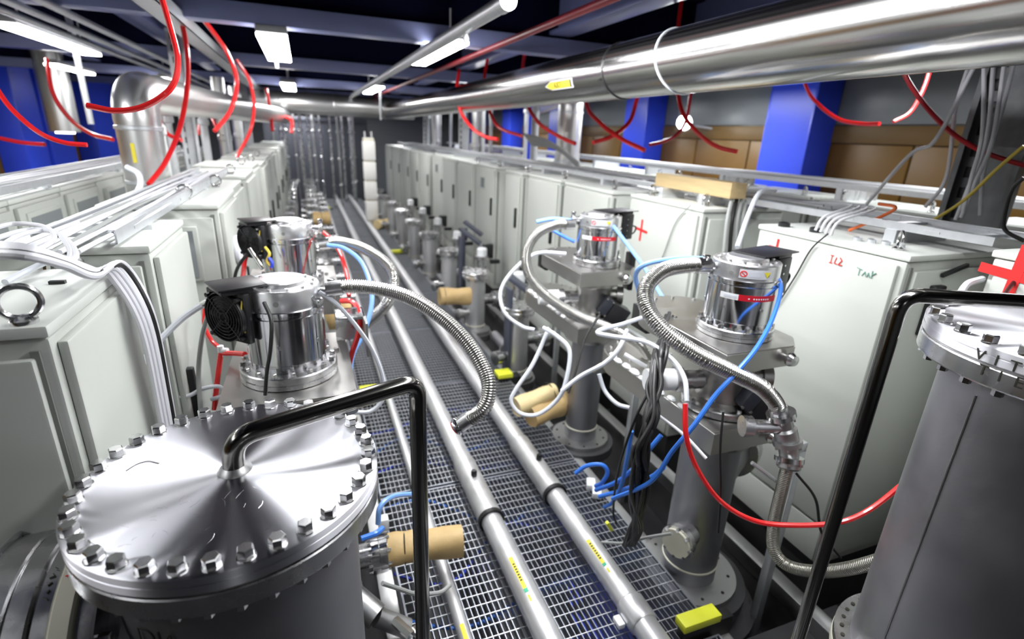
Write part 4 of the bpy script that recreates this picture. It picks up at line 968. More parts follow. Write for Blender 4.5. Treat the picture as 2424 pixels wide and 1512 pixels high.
# ---- columns of capped ports along both sides
def port(x, y, side, h, r, label, group, capped=True, far=False):
    t = thing('capped_port', label, 'flanged port', (x, y, -0.1), group, local=True)
    b = B(); lathe(b, [(r, 0), (r, h)], 32); link('body', b, PORTM, t)
    b = B(); lathe(b, [(r*1.38, h), (r*1.42, h+0.003), (r*1.42, h+0.022), (r*1.38, h+0.025), (r*1.38, h+0.027), (r*1.42, h+0.029), (r*1.42, h+0.048), (r*1.36, h+0.052), (0, h+0.052)], 40); link('top_flange', b, STEEL, t)
    b = B(); bolts_joined(b, Matrix.Translation((0, 0, h+0.052)), r*1.22, 10, 0.008, 0.012); bolts_joined(b, Matrix.Translation((0, 0, h-0.012)), r*1.22, 10, 0.008, 0.012); link('flange_bolts', b, BOLTM, t)['kind'] = 'stuff'
    b = B(); ring(b, (0, 0, 0.035), (0, 0, 0.06), r*1.6, r*0.9, 40); ring(b, (0, 0, -0.02), (0, 0, 0.034), r*1.75, r*0.9, 40); link('base_flange', b, STEELD, t)
    b = B(); torus(b, (0, 0, 0.10), r, 0.005, None, 32, 8); link('yellowed_weld', b, CREAM, t)
    s = side
    b = B(); cyl(b, (0, 0, h*0.62), (s*0.2, 0, h*0.62), r*0.55, seg=24); ring(b, (s*0.15, 0, h*0.62), (s*0.185, 0, h*0.62), r*0.85, r*0.2, 28); ring(b, (s*0.19, 0, h*0.62), (s*0.225, 0, h*0.62), r*0.85, r*0.1, 28); link('side_arm', b, STEEL, t)
    b = B(); cyl(b, (0, 0, h*0.42), (-s*0.16, -0.05, h*0.42), r*0.36, seg=20); ring(b, (-s*0.13, -0.04, h*0.42), (-s*0.17, -0.053, h*0.42), r*0.6, r*0.1, 24); link('small_arm', b, BOLTM, t)
    b = B(); cyl(b, (s*0.02, 0.1, h*0.3), (s*0.02, 0.5, h*0.3), r*0.45, seg=20); ring(b, (s*0.02, 0.2, h*0.3), (s*0.02, 0.23, h*0.3), r*0.75, r*0.2, 24); link('run_pipe', b, TANKM, t)
    return t
GP = 'capped ports along the right of the walkway'
ys = [3.02, 3.93, 4.8, 5.7, 6.6, 7.5, 8.4, 9.3, 10.2]
p0 = port(SX-0.02, ys[0], 1, 0.50, 0.078, 'nearest capped port on the right, beside the white tube loop', GP)
for k, y in enumerate(ys[1:]):
    dup(p0, (SX-0.03, y, -0.1), None, '%s capped port on the right, counted after the one beside the white tube loop' % ORD[k])
GPL = 'capped ports along the left of the walkway'
p0 = port(0.07, 3.3, 1, 0.62, 0.06, 'nearest capped port on the left, behind the red tube arc', GPL)
yl = [4.0+0.62*k for k in range(12)]
for k, y in enumerate(yl): dup(p0, (0.05, y, -0.1), None, '%s capped port on the left, counted beyond the red tube arc' % ORD[k])
def dome(x, y, z, label, g):
    t = thing('bolted_dome', label, 'flange cap', (x, y, z-0.1), g, local=True)
    b = B(); lathe(b, [(0.03, -0.82), (0.03, 0.07), (0.055, 0.07), (0.057, 0.075), (0.057, 0.10), (0.05, 0.11), (0, 0.112)], 24); link('cap', b, POL, t)
    b = B(); bolts_joined(b, Matrix.Translation((0, 0, 0.105)), 0.044, 8, 0.006, 0.008); link('cap_bolts', b, BOLTM, t)['kind'] = 'stuff'
    return t
d0 = dome(-0.2, 3.6, 0.62, 'nearest bright bolted cap in the left line beside the cabinets', 'bright caps in the left line')
for k in range(13): dup(d0, (-0.2, 4.05+0.5*k, 0.52), None, '%s bright bolted cap in the left line, counted from the nearest' % ORD[k+1])
# smaller valves between the right ports and the cabinets
def elbow_valve(P, label, g=None):
    x, y, z = P
    t = thing('angle_valve', label, 'valve', P, g, local=True)
    b = B(); cyl(b, (0, 0, -0.12), (0, 0, 0.05), 0.045, seg=24); ring(b, (0, 0, 0.05), (0, 0, 0.075), 0.065, 0.02, 28); link('valve_body', b, STEEL, t)
    b = B(); lathe(b, [(0.04, 0.075), (0.046, 0.08), (0.046, 0.14), (0.038, 0.15), (0, 0.151)], 24); link('bonnet', b, WHITE, t)
    b = B(); cyl(b, (0, 0, -0.08), (-0.1, -0.02, -0.08), 0.035, seg=20); ring(b, (-0.085, -0.017, -0.08), (-0.11, -0.022, -0.08), 0.055, 0.01, 24); link('side_port', b, BOLTM, t)
    b = B(); box(b, 0.03, 0.12, 0.03, 0.09, 0.04, 0.17, 0.006); box(b, 0.08, 0.17, -0.02, 0.02, 0.0, 0.035, 0.004); link('black_actuator', b, BLACK, t)
    b = B(); cyl(b, (0, 0, -0.5), (0, 0, -0.12), 0.025, seg=16); link('leg', b, STEELD, t)
    return t
v0 = elbow_valve((1.45, 3.55, 0.38), 'nearest angle valve with a black actuator by the right cabinets', 'angle valves by the right cabinets')
for k, y in enumerate((4.45, 5.3, 6.2, 7.1, 8.0)): dup(v0, (1.44, y, 0.38), None, '%s angle valve with a black actuator, counted after the nearest' % ORD[k])
# folded dark brackets by the cabinets
for k, (u, v, y) in enumerate(((1120, 540, 4.9), (1115, 560, 4.6), (1240, 680, 3.0))):
    p = at_y(u, v, y); M = Matrix.Translation(p) @ Matrix.Rotation(-0.5, 4, 'Z') @ Matrix.Rotation(0.6, 4, 'Y')
    b = B(); box(b, -0.11, 0.11, -0.05, 0.05, -0.012, 0.012, 0.003, M=M); box(b, -0.11, -0.09, -0.05, 0.05, -0.6, 0.0, 0.003, M=Matrix.Translation(p)); 
    solo('support_bracket', b, mat('slate_steel', (0.05, 0.055, 0.08), 0.4), ['dark slanted bracket by the right cabinets behind the valves', 'second dark slanted bracket in front of the right cabinets', 'dark slanted bracket behind the nearest capped port'][k], 'bracket')

# ================================================================== KRAFT PAPER WRAPS, YELLOW BLOCKS
def kraft(a, b_, r, material, label, string=0.3, squash=1.0, flap=True):
    a = Vector(a); b_ = Vector(b_); L = (b_-a).length
    t = thing('paper_wrapped_end', label, 'paper wrap', a)
    bm = B(); prof = []; N = 16
    F = frame(a, b_); rng = random.Random(int(a.x*1000+a.y*77))
    rings = []
    for i in range(N+1):
        s = i/N; row = []
        rr = r*(1+0.05*math.sin(9*s))*(0.95 if abs(s-string) < 0.04 else 1)
        for k in range(28):
            an = 2*PI*k/28
            q = rr*(1+0.05*math.sin(3*an+4*s)+rng.uniform(-0.015, 0.015))
            row.append(bm.verts.new(F @ Vector((q*math.cos(an)*squash, q*math.sin(an), s*L))))
        rings.append(row)
    for p, q in zip(rings, rings[1:]):
        for k in range(28): bm.faces.new((p[k], p[(k+1) % 28], q[(k+1) % 28], q[k]))
    for row, s in ((rings[0], 0), (rings[-1], L)):
        c = bm.verts.new(F @ Vector((0, 0, s-0.01 if s else 0.01)))
        for k in range(28): bm.faces.new((row[k], row[(k+1) % 28], c))
    link('paper', bm, material, t, ang=50)
    bm = B(); torus(bm, F @ Vector((0, 0, L*string)), r*0.99, 0.0022, F.to_3x3().to_4x4(), 32, 6); link('string', bm, BLACKR, t)
    return t
ka, kb = at_z(918, 1302, 0.17), at_z(1094, 1278, 0.17)
kraft(ka, kb, 0.052, KRAFT, 'brown paper wrapped pipe end behind the swing arm post at lower left', 0.22)
t = thing('branch_flange', 'bolted steel flange between the left tank and the brown paper wrap', 'flange', ka-Vector((0.05, 0, 0)))
b = B(); cyl(b, ka-Vector((0.16, 0, 0)), ka, 0.04, seg=28); link('neck', b, STEEL, t)
b = B(); ring(b, ka-Vector((0.055, 0, 0)), ka-Vector((0.032, 0, 0)), 0.066, 0.03, 40); ring(b, ka-Vector((0.03, 0, 0)), ka-Vector((0.006, 0, 0)), 0.066, 0.03, 40); link('flange', b, POL, t)
b = B(); bolts_joined(b, frame(ka-Vector((0.006, 0, 0)), ka+Vector((1, 0, 0))), 0.056, 8, 0.006, 0.012); bolts_joined(b, frame(ka-Vector((0.055, 0, 0)), ka-Vector((1, 0, 0))), 0.056, 8, 0.006, 0.012); link('flange_bolts', b, BOLTM, t)['kind'] = 'stuff'
t = thing('small_valve', 'small dark valve with a brass-bright nut under the brown paper wrap', 'valve', ka-Vector((0.03, 0.1, 0.16)))
q = ka+Vector((-0.06, -0.16, -0.10))
b = B(); cyl(b, q, q+Vector((0.09, -0.02, -0.06)), 0.03, seg=20); cyl(b, q, q+Vector((-0.1, 0.1, 0.06)), 0.04, seg=20); link('valve_body', b, STEELD, t)
b = B(); cyl(b, q+Vector((0.05, -0.03, -0.0)), q+Vector((0.09, -0.09, -0.01)), 0.016, seg=6); cyl(b, q+Vector((0.1, -0.06, -0.02)), q+Vector((0.13, -0.11, -0.03)), 0.013, seg=6); link('bright_nut', b, BOLTM, t)
kraft(at_z(1222, 965, 0.18), at_z(1310, 928, 0.22), 0.062, KRAFTL, 'pale paper wrapped block lying in the white tube loop', 0.9, 0.8)
kraft(at_z(1255, 985, 0.14), at_z(1345, 950, 0.16), 0.06, KRAFT, 'brown wrapped pipe end behind the pale paper block', 0.8)
kraft(at_y(1040, 702, 3.75), at_y(1112, 700, 3.75), 0.066, KRAFT, 'brown paper cylinder beside the second capped port on the right', 0.15)
kraft(at_y(742, 518, 5.6), at_y(782, 515, 5.6), 0.065, KRAFT, 'small brown paper wrap between the left caps and the thin pipe', 0.5)
kraft(at_z(725, 545, 0.06), at_z(770, 552, 0.06), 0.055, KRAFT, 'brown paper wrap behind the red tube arc', 0.5)
kraft(at_z(892, 532, 0.075), at_z(920, 527, 0.075), 0.075, KRAFTL, 'crumpled pale paper wrap at the foot of the white post', 0.5)
kraft(at_y(772, 752, 2.35), at_y(835, 735, 2.35), 0.06, KRAFT, 'brown paper wrap behind the blue and red tubes on the left', 0.5)
def yellow_block(P, sx, sy, label, black=True):
    x, y, z = P
    t = thing('edge_block', label, 'edge block', (x, y, z-0.1))
    b = B(); box(b, -sx/2, sx/2, -sy/2, sy/2, -0.03, 0.0, 0.003, M=Matrix.Translation(P)); link('yellow_top', b, YEL, t)
    b = B(); box(b, -sx/2+0.01, sx/2+0.06, -sy/2+0.006, sy/2-0.006, -0.14, -0.031, 0.003, M=Matrix.Translation(P)); link('black_base', b, BLACKR, t)
yellow_block(at_z(1655, 1455, 0.07), 0.145, 0.05, 'yellow edge block on black at the lower right end of the grating')
yellow_block(at_z(1192, 879, 0.05), 0.10, 0.09, 'yellow edge block on black beside the grating below the nearest capped port')
yellow_block(at_z(938, 592, 0.04), 0.16, 0.1, 'yellow edge block farther along the right edge of the grating')
yellow_block(at_z(872, 918, 0.05), 0.10, 0.09, 'yellow edge block at the left edge of the grating behind the swing arm')
yellow_block(at_z(770, 490, 0.04), 0.18, 0.14, 'small yellow edge block far along the left side of the grating')

# ================================================================== CORRUGATED HOSES
def hose(path, r, label, end=None, c2=True):
    t = thing('corrugated_hose', label, 'hose', at_c(*path[0]))
    P = px(path)
    b = B(); corrugated(b, P, r); link('bellows', b, HOSE, t)
    for (p, q) in ((P[0], P[1]), (P[-1], P[-2])):
        d = (q-p).normalized()
        b = B(); cyl(b, p-d*0.012, p+d*0.03, r*1.06, seg=24); link('cuff', b, STEEL, t)
    if end == 'red':
        p, q = P[-1], P[-2]; d = (p-q).normalized()
        b = B(); lathe(b, [(r*1.05, 0), (r*1.22, 0.006), (r*1.22, 0.014), (r*0.9, 0.016)], 24, frame(p, p+d)); link('end_flange', b, POL, t)
        b = B(); torus(b, p+d*0.016, r*0.95, 0.003, frame(p, p+d).to_3x3().to_4x4(), 28, 8); link('red_seal', b, REDT, t)
    return t
hose([(783, 683, 1.43), (830, 677, 1.44), (900, 684, 1.43), (975, 707, 1.40), (1050, 755, 1.37), (1110, 815, 1.34), (1148, 880, 1.32), (1157, 925, 1.31), (1142, 970, 1.31), (1092, 1003, 1.33)], 0.0195, 'corrugated steel hose arching from the fan-cooled pump down over the walkway', 'red')
hose([(765, 577, 2.0), (800, 572, 2.0), (860, 588, 1.98), (915, 625, 1.95), (932, 665, 1.93), (918, 715, 1.95), (880, 755, 2.0), (832, 792, 2.05)], 0.0215, 'corrugated steel hose looping from the pump with the silver strip', None)
hose([(1668, 628, 1.58), (1630, 628, 1.56), (1570, 640, 1.52), (1530, 680, 1.47), (1535, 735, 1.43), (1580, 790, 1.40), (1650, 840, 1.39), (1730, 880, 1.40), (1800, 915, 1.42), (1838, 955, 1.45), (1848, 985, 1.46)], 0.0235, 'corrugated steel hose curving from the nearest right pump to the dark valve coupling', None)
hose([(1352, 531, 2.36), (1315, 533, 2.34), (1270, 555, 2.28), (1246, 600, 2.22), (1255, 655, 2.16), (1300, 705, 2.12), (1370, 748, 2.08), (1450, 780, 2.06), (1510, 815, 2.08), (1540, 860, 2.12), (1545, 905, 2.18)], 0.0215, 'corrugated steel hose curving from the farther right pump', None)
t = thing('bolted_coupling', 'dark bolted valve coupling joining the corrugated hose to the bare hose at lower right', 'coupling', at_c(1868, 1030, 1.47))
P = px([(1849, 980, 1.46), (1856, 1010, 1.47), (1864, 1045, 1.48), (1868, 1085, 1.49), (1866, 1110, 1.49)])
b = B(); sweep(b, spline(P, n=6), lambda i: 0.026 if i % 12 < 7 else 0.032, 20); link('coupling_body', b, STEELD, t)
for k, i in enumerate((0, 2, 3)):
    d = (P[min(i+1, 4)]-P[i]).normalized(); b = B(); ring(b, P[i]-d*0.006, P[i]+d*0.008, 0.039, 0.02, 28)
    M = frame(P[i]+d*0.008, P[i]+d)
    bolts_joined(b, M, 0.034, 6, 0.005, 0.008); link('bolted_ring', b, BOLTM if k != 1 else STEELD, t)
b = B(); cyl(b, P[1], P[1]+Vector((-0.09, 0.03, 0.0)), 0.02, seg=18); cyl(b, P[1]+Vector((-0.09, 0.03, 0)), P[1]+Vector((-0.115, 0.04, 0)), 0.03, seg=20); link('side_stub', b, STEEL, t)
t = thing('bare_hose', 'smooth grey metal hose drooping from the bolted coupling to the grey tank', 'hose', at_c(1862, 1100, 1.49))
b = B(); corrugated(b, px([(1866, 1095, 1.49), (1850, 1160, 1.5), (1832, 1240, 1.52), (1832, 1300, 1.52), (1865, 1338, 1.5), (1930, 1352, 1.44), (2010, 1345, 1.36), (2110, 1318, 1.28)]), 0.0175, 0.005, 0.05); link('hose_wall', b, mat('dull_hose', (0.36, 0.35, 0.31), 0.35, 1), t)

# ================================================================== TUBES AND CABLES (pixel x, pixel y, distance)
def line(name, path, r, material, label, cat='tube', group=None, seg=8):
    b = B(); tube(b, px(path), r, seg); return solo(name, b, material, label, cat, group)
line('red_tube', [(372, -40, 1.35), (405, 70, 1.33), (421, 145, 1.3), (405, 208, 1.28), (345, 250, 1.27), (275, 262, 1.26), (207, 250, 1.25)], 0.0072, REDT, 'bright red tube in a big open loop, sharpest at the upper left')
line('red_tube', [(-20, 190, 1.5), (25, 255, 1.52), (90, 312, 1.55), (150, 337, 1.58), (206, 343, 1.6)], 0.0068, REDT, 'red tube entering from the left edge and ending before the elbow duct')
line('red_tube', [(412, -20, 2.9), (438, 90, 2.9), (445, 170, 2.9), (437, 250, 2.85), (420, 320, 2.8), (388, 390, 2.7), (352, 436, 2.6)], 0.013, REDT, 'thick red tube coming down to the left cable tray')
line('red_tube', [(435, -10, 3.0), (500, 70, 3.2), (540, 130, 3.4), (560, 195, 3.5), (545, 262, 3.5), (508, 310, 3.4)], 0.014, REDT, 'red tube hooking under the wide ceiling channel')
line('red_tube', [(560, 140, 4.2), (590, 190, 4.3), (601, 250, 4.4), (592, 310, 4.4), (560, 372, 4.4)], 0.014, REDT, 'red tube hanging farther along the wide ceiling channel')
line('red_tube', [(110, 140, 3.2), (125, 220, 3.1), (165, 280, 3.0), (215, 316, 2.9), (266, 330, 2.8)], 0.012, REDT, 'red tube running past the hanging cylinder by the left wall')
line('red_tube', [(-10, 325, 2.6), (50, 337, 2.6), (106, 342, 2.6)], 0.010, REDD, 'short red tube low against the blue columns at the left edge')
line('red_tube', [(370, 258, 3.6), (380, 292, 3.6), (398, 318, 3.6), (430, 332, 3.6)], 0.014, REDT, 'red tube right of the left elbow duct')
line('red_tube', [(630, 210, 6.5), (640, 270, 6.5), (645, 310, 6.5)], 0.02, REDT, 'distant red tube left of the transverse duct')
line('red_tube', [(668, 275, 7.5), (690, 285, 7.5), (690, 315, 7.5)], 0.025, REDT, 'distant red tube hook under the transverse duct')
line('red_tube', [(470, 320, 5.0), (475, 285, 5.0), (495, 270, 5.0), (512, 300, 5.0)], 0.016, REDT, 'red tube arch over the distant left cabinets')
line('red_tube', [(1087, 165, 4.6), (1082, 210, 4.6), (1090, 262, 4.5), (1118, 303, 4.4), (1150, 324, 4.3), (1178, 330, 4.2)], 0.015, REDT, 'red tube dropping left of the right elbow duct, first after the sprinkler line')
line('red_tube', [(1155, 135, 4.9), (1146, 195, 4.9), (1155, 250, 4.9), (1180, 300, 4.8), (1235, 322, 4.7)], 0.015, REDT, 'red tube with a white joint dropping from the sprinkler line')
line('red_tube', [(1255, 65, 4.4), (1237, 165, 4.3), (1246, 240, 4.2), (1275, 290, 4.1), (1322, 322, 4.0), (1362, 340, 3.9)], 0.015, REDT, 'pink-red tube passing in front of the right elbow duct')
line('red_tube', [(1395, 5, 3.9), (1378, 130, 3.8), (1388, 245, 3.7), (1420, 290, 3.6), (1470, 328, 3.5), (1526, 356, 3.4)], 0.015, REDT, 'red tube crossing another one right of the right elbow duct')
line('red_tube', [(1520, 190, 3.9), (1506, 240, 3.85), (1490, 288, 3.8), (1450, 322, 3.7), (1404, 337, 3.6)], 0.015, REDT, 'pale red tube curling left beside the right elbow duct')
line('red_tube', [(1616, -20, 3.1), (1606, 60, 3.1), (1600, 150, 3.05), (1606, 230, 3.0), (1622, 278, 2.95), (1660, 322, 2.9), (1700, 348, 2.85), (1745, 359, 2.8)], 0.012, REDT, 'red tube hanging behind the overhead pipe beside the flood lamp')
line('red_tube', [(1655, 60, 4.0), (1640, 180, 4.0), (1625, 280, 3.95), (1600, 320, 3.9), (1570, 335, 3.85), (1538, 343, 3.8)], 0.013, REDD, 'short dark red tube on the blue column left of the flood lamp')
line('red_tube', [(1875, -150, 3.6), (1880, 0, 3.55), (1892, 130, 3.5), (1908, 205, 3.4), (1935, 245, 3.3), (1985, 282, 3.2), (2040, 293, 3.1), (2082, 293, 3.0)], 0.011, REDT, 'red tube curving across the big blue column')
line('red_tube', [(2120, 110, 2.2), (2145, 182, 2.2), (2192, 252, 2.15), (2258, 318, 2.1), (2335, 362, 2.05), (2440, 396, 2.0)], 0.0095, REDD, 'dark red tube sweeping across the perforated riser to the right edge')
line('red_tube', [(2225, -150, 3.0), (2212, 0, 3.0), (2205, 130, 3.0), (2197, 180, 3.0), (2178, 228, 3.0), (2152, 268, 3.0), (2115, 288, 3.0)], 0.010, REDT, 'red tube with a bright ferrule left of the perforated riser')
line('red_tube', [(1622, 955, 1.36), (1624, 1030, 1.36), (1648, 1105, 1.38), (1705, 1185, 1.4), (1785, 1232, 1.4), (1880, 1243, 1.38), (1985, 1236, 1.36), (2060, 1205, 1.35), (2150, 1135, 1.36)], 0.0068, REDT, 'bright red tube drooping across the lower right behind the swing arm')
line('red_tube', [(575, 655, 1.95), (585, 600, 1.98), (625, 553, 2.05), (690, 534, 2.1), (745, 540, 2.12), (780, 563, 2.1), (805, 600, 2.05), (822, 655, 2.0), (826, 700, 1.95)], 0.0085, REDT, 'red tube arching over the pump with the silver strip')
line('red_tube', [(808, 712, 1.75), (835, 715, 1.72), (851, 745, 1.7), (848, 790, 1.7), (832, 840, 1.7), (818, 900, 1.7)], 0.0085, REDT, 'red tube curling behind the corrugated hose next to the blue one')
line('red_tube', [(484, 730, 1.55), (484, 770, 1.55), (500, 805, 1.55), (523, 825, 1.55)], 0.006, REDT, 'thin red tube left of the black fan')
line('red_tube', [(523, 833, 1.55), (518, 870, 1.55), (512, 920, 1.55), (508, 970, 1.55)], 0.0078, REDT, 'red tube standing left of the fan-cooled pump')
line('red_tube', [(530, 836, 1.55), (555, 836, 1.53), (580, 838, 1.5)], 0.0078, REDT, 'short red tube from the white tee to the fan-cooled pump')
b = B(); P0 = at_c(523, 830, 1.55); cyl(b, P0-Vector((0, 0, 0.016)), P0+Vector((0, 0, 0.016)), 0.009, seg=14); cyl(b, P0, P0+RT*0.02, 0.009, seg=14); solo('white_tee', b, WHITE, 'white push-in tee joining the red tubes left of the fan-cooled pump', 'fitting')
line('blue_tube', [(775, 580, 1.95), (815, 588, 1.95), (855, 620, 1.93), (878, 680, 1.9), (878, 730, 1.88), (860, 790, 1.86), (835, 840, 1.84), (828, 900, 1.84), (832, 950, 1.84)], 0.0085, BLUEL, 'pale blue tube curving down beside the red one left of the walkway')
line('white_tube', [(755, 690, 1.42), (800, 722, 1.44), (850, 780, 1.47), (885, 835, 1.5), (905, 890, 1.52), (908, 940, 1.53), (880, 972, 1.52), (840, 976, 1.5)], 0.0062, TUBEW, 'white tube falling from the fan-cooled pump over the left of the walkway')
line('white_tube', [(750, 672, 1.60), (700, 652, 1.62), (620, 656, 1.62), (545, 688, 1.60), (500, 712, 1.55)], 0.009, TUBEW, 'white tube arching over the top of the fan-cooled pump')
line('white_tube', [(478, 722, 1.42), (430, 755, 1.4), (370, 815, 1.36), (325, 880, 1.33), (300, 950, 1.32), (270, 1050, 1.32)], 0.0085, TUBEW, 'thick white tube drooping from the fan box to the left')
b = B(); cyl(b, at_c(470, 725, 1.42), at_c(492, 712, 1.42), 0.008, seg=12); solo('tube_fitting', b, BOLTM, 'metal fitting on the fan box where the thick white tube ends', 'fitting')
line('grey_cable', [(494, 740, 1.45), (478, 800, 1.47), (470, 880, 1.5), (475, 970, 1.5)], 0.0065, CABLEG, 'grey cable hanging down left of the black fan', 'cable')
line('black_cable', [(625, 715, 1.30), (642, 760, 1.29), (640, 830, 1.29), (632, 880, 1.30), (628, 935, 1.31)], 0.0048, BLACKR, 'black cable falling in front of the fan-cooled pump', 'cable')
line('black_cable', [(585, 600, 1.9), (560, 640, 1.9), (550, 700, 1.9)], 0.006, BLACKR, 'black cable left of the pump with the silver strip', 'cable')
# silver strip on the second left pump
b = B(); cyl(b, at_c(590, 588, 1.86), at_c(622, 636, 1.86), 0.007, seg=10); solo('silver_strip', b, BOLTM, 'tilted silver strip on the fan of the second left pump', 'strip')
line('yellow_wire', [(628, 585, 1.87), (638, 600, 1.86), (632, 618, 1.86), (640, 630, 1.86)], 0.005, YELT, 'yellow wire behind the tilted silver strip', 'wire')
line('blue_wire', [(636, 610, 1.86), (644, 622, 1.86), (642, 634, 1.86)], 0.006, BLUEC, 'blue wire end beside the yellow wire on the second left pump', 'wire')
# bundle over the first left cabinets
random.seed(11)
for k in range(8):
    o = 4*k
    P = [at_z(-60, 575+o, 1.31), at_z(60, 585+o*0.8, 1.315), at_z(150, 612+o*0.6, 1.285), at_z(225, 640+o*0.5, 1.245)]
    x, y = -0.368+0.004*(k % 3), 1.215+0.012*k
    P += [Vector((x-0.01, y-0.01, 1.212)), Vector((x+0.02, y, 1.10)), Vector((x+0.02, y+0.01, 0.9)), Vector((x+0.01, y+0.02, 0.6)), Vector((x, y+0.02, 0.2))]
    b = B(); tube(b, P, 0.0058, 8)
    solo('bundle_cable', b, CABLEW if k != 5 else BLACKR, 'pale cable draped over the first left cabinet and down the gap' if k != 5 else 'black cable running down the gap with the pale draped ones', 'cable', 'pale cables draped over the first left cabinet' if k != 5 else None)
line('white_tube', [(345, 905, 1.42), (385, 930, 1.46), (440, 938, 1.5), (480, 920, 1.52), (520, 915, 1.53), (528, 935, 1.54), (500, 945, 1.54)], 0.006, TUBEW, 'white tube with a curled end low between the left cabinets and the fan-cooled pump')
for k, path in enumerate(([(-30, 610), (40, 560), (110, 545), (160, 570), (180, 605), (150, 625)], [(-30, 570), (60, 545), (130, 550), (165, 590), (160, 630)], [(-30, 545), (30, 530), (100, 535), (130, 560), (90, 590), (20, 590)])):
    b = B(); tube(b, [at_z(u, v, 1.28) for u, v in path], 0.0048, 8); solo('coiled_cable', b, CABLEW, 'pale cable coiled at the near end of the left tray', 'cable', 'coiled cables at the left tray end')
b = B(); tube(b, [at_z(12, 668, 1.208), at_z(70, 638, 1.215), at_z(130, 615, 1.23), at_z(175, 628, 1.235), at_z(220, 642, 1.235)], 0.006, 8); solo('white_hose', b, TUBEW, 'thick white hose lying across the first left cabinet', 'hose')
line('white_hose', [(300, 395, 2.3), (328, 412, 2.3), (330, 445, 2.3), (300, 475, 2.25), (270, 488, 2.2)], 0.012, TUBEW, 'white hose loop at the foot of the left elbow duct', 'hose')
# ---- tubes around the right stations
line('white_tube', [(1340, 600, 2.5), (1270, 600, 2.5), (1215, 640, 2.5), (1185, 690, 2.5), (1195, 740, 2.48), (1235, 772, 2.46), (1265, 780, 2.45)], 0.009, TUBEW, 'white tube looping in front of the nearest capped port')
line('white_tube', [(1300, 775, 1.95), (1262, 860, 1.95), (1222, 920, 1.95), (1210, 950, 1.95), (1232, 978, 1.95), (1275, 980, 1.93), (1320, 945, 1.9), (1340, 900, 1.88), (1348, 830, 1.88), (1318, 795, 1.9), (1285, 775, 1.92)], 0.0078, TUBEW, 'white tube hanging in a tall loop round the pale paper block')
line('white_tube', [(1330, 925, 1.84), (1375, 890, 1.82), (1430, 860, 1.8), (1465, 825, 1.8), (1485, 780, 1.82)], 0.0078, TUBEW, 'white tube with a yellowish joint rising to the right')
b = B(); cyl(b, at_c(1402, 877, 1.812), at_c(1426, 863, 1.804), 0.0088, seg=12); solo('tube_joint', b, mat('yellowed_plastic', (0.75, 0.68, 0.45), 0.4), 'yellowish joint halfway along the rising white tube', 'fitting')
line('white_tube', [(1525, 750, 1.7), (1470, 768, 1.72), (1428, 778, 1.73), (1415, 788, 1.73), (1450, 796, 1.7), (1530, 810, 1.65), (1590, 850, 1.6), (1620, 895, 1.55), (1626, 950, 1.52)], 0.0075, TUBEW, 'white tube folding back in a sharp hairpin left of the big corrugated hose')
line('white_tube', [(1418, 885, 1.9), (1432, 925, 1.9), (1460, 955, 1.88), (1490, 965, 1.86)], 0.0075, TUBEW, 'short white tube curving down in front of the farther tee')
line('white_rod', [(1478, 838, 2.0), (1530, 868, 1.98)], 0.008, WHITE, 'straight white rod right of the farther pump neck', 'rod')
line('white_rod', [(1562, 985, 1.5), (1620, 1030, 1.46), (1672, 1085, 1.42)], 0.0045, WHITE, 'straight white rod across the lower valve of the nearest pump', 'rod')
line('white_rod', [(1780, 1095, 1.5), (1840, 1140, 1.52)], 0.006, GALV, 'short bright rod under the bolted coupling', 'rod')
line('blue_tube', [(1838, 648, 1.57), (1848, 685, 1.54), (1828, 755, 1.48), (1790, 825, 1.42), (1730, 895, 1.385), (1690, 940, 1.38), (1640, 1010, 1.38), (1590, 1070, 1.42), (1540, 1140, 1.48), (1450, 1180, 1.6)], 0.0065, BLUET, 'bright blue tube running down past the nearest right pump')
b = B(); cyl(b, at_c(1830, 636, 1.6), at_c(1841, 660, 1.565), 0.008, seg=12); solo('tube_fitting', b, BOLTM, 'metal fitting on the nearest right pump where the blue tube starts', 'fitting')
line('blue_tube', [(1452, 535, 2.35), (1490, 585, 2.3), (1530, 640, 2.2), (1560, 690, 2.1), (1580, 720, 2.0)], 0.0085, BLUEL, 'pale blue tube slanting down right of the farther right pump')
line('blue_tube', [(1665, 612, 1.62), (1600, 612, 1.62), (1530, 625, 1.65), (1505, 650, 1.7), (1512, 690, 1.75)], 0.0078, BLUEL, 'pale blue tube looping over the big corrugated hose')
line('blue_tube', [(1270, 525, 2.5), (1310, 518, 2.5), (1350, 522, 2.5)], 0.010, BLUEL, 'short pale blue tube above the farther corrugated hose')
line('blue_tube', [(1308, 545, 2.5), (1335, 560, 2.5), (1360, 572, 2.5)], 0.008, BLUET, 'short blue tube left of the farther right pump')
line('blue_tube', [(1362, 1120, 2.0), (1390, 1102, 1.98), (1425, 1100, 1.95), (1438, 1118, 1.95), (1425, 1142, 1.97), (1410, 1150, 2.0)], 0.008, BLUET, 'blue tube curled in a loop at the right edge of the grating')
line('blue_tube', [(1410, 1160, 1.98), (1460, 1140, 1.9), (1500, 1108, 1.8), (1540, 1060, 1.72), (1565, 1030, 1.7)], 0.008, BLUET, 'upper blue tube slanting from the grating edge towards the black bundle')
line('blue_tube', [(1418, 1175, 1.95), (1480, 1158, 1.88), (1540, 1130, 1.8), (1572, 1105, 1.75)], 0.008, BLUET, 'lower blue tube slanting from the grating edge towards the black bundle')
line('blue_tube', [(1430, 1200, 1.95), (1450, 1188, 1.92), (1470, 1150, 1.85), (1485, 1080, 1.75), (1495, 1020, 1.7)], 0.007, BLUET, 'blue tube standing up along the black bundle')
line('blue_tube', [(895, 1240, 1.55), (900, 1200, 1.55), (930, 1175, 1.6), (985, 1168, 1.7)], 0.008, BLUEL, 'pale blue tube bending up at the left edge of the grating')
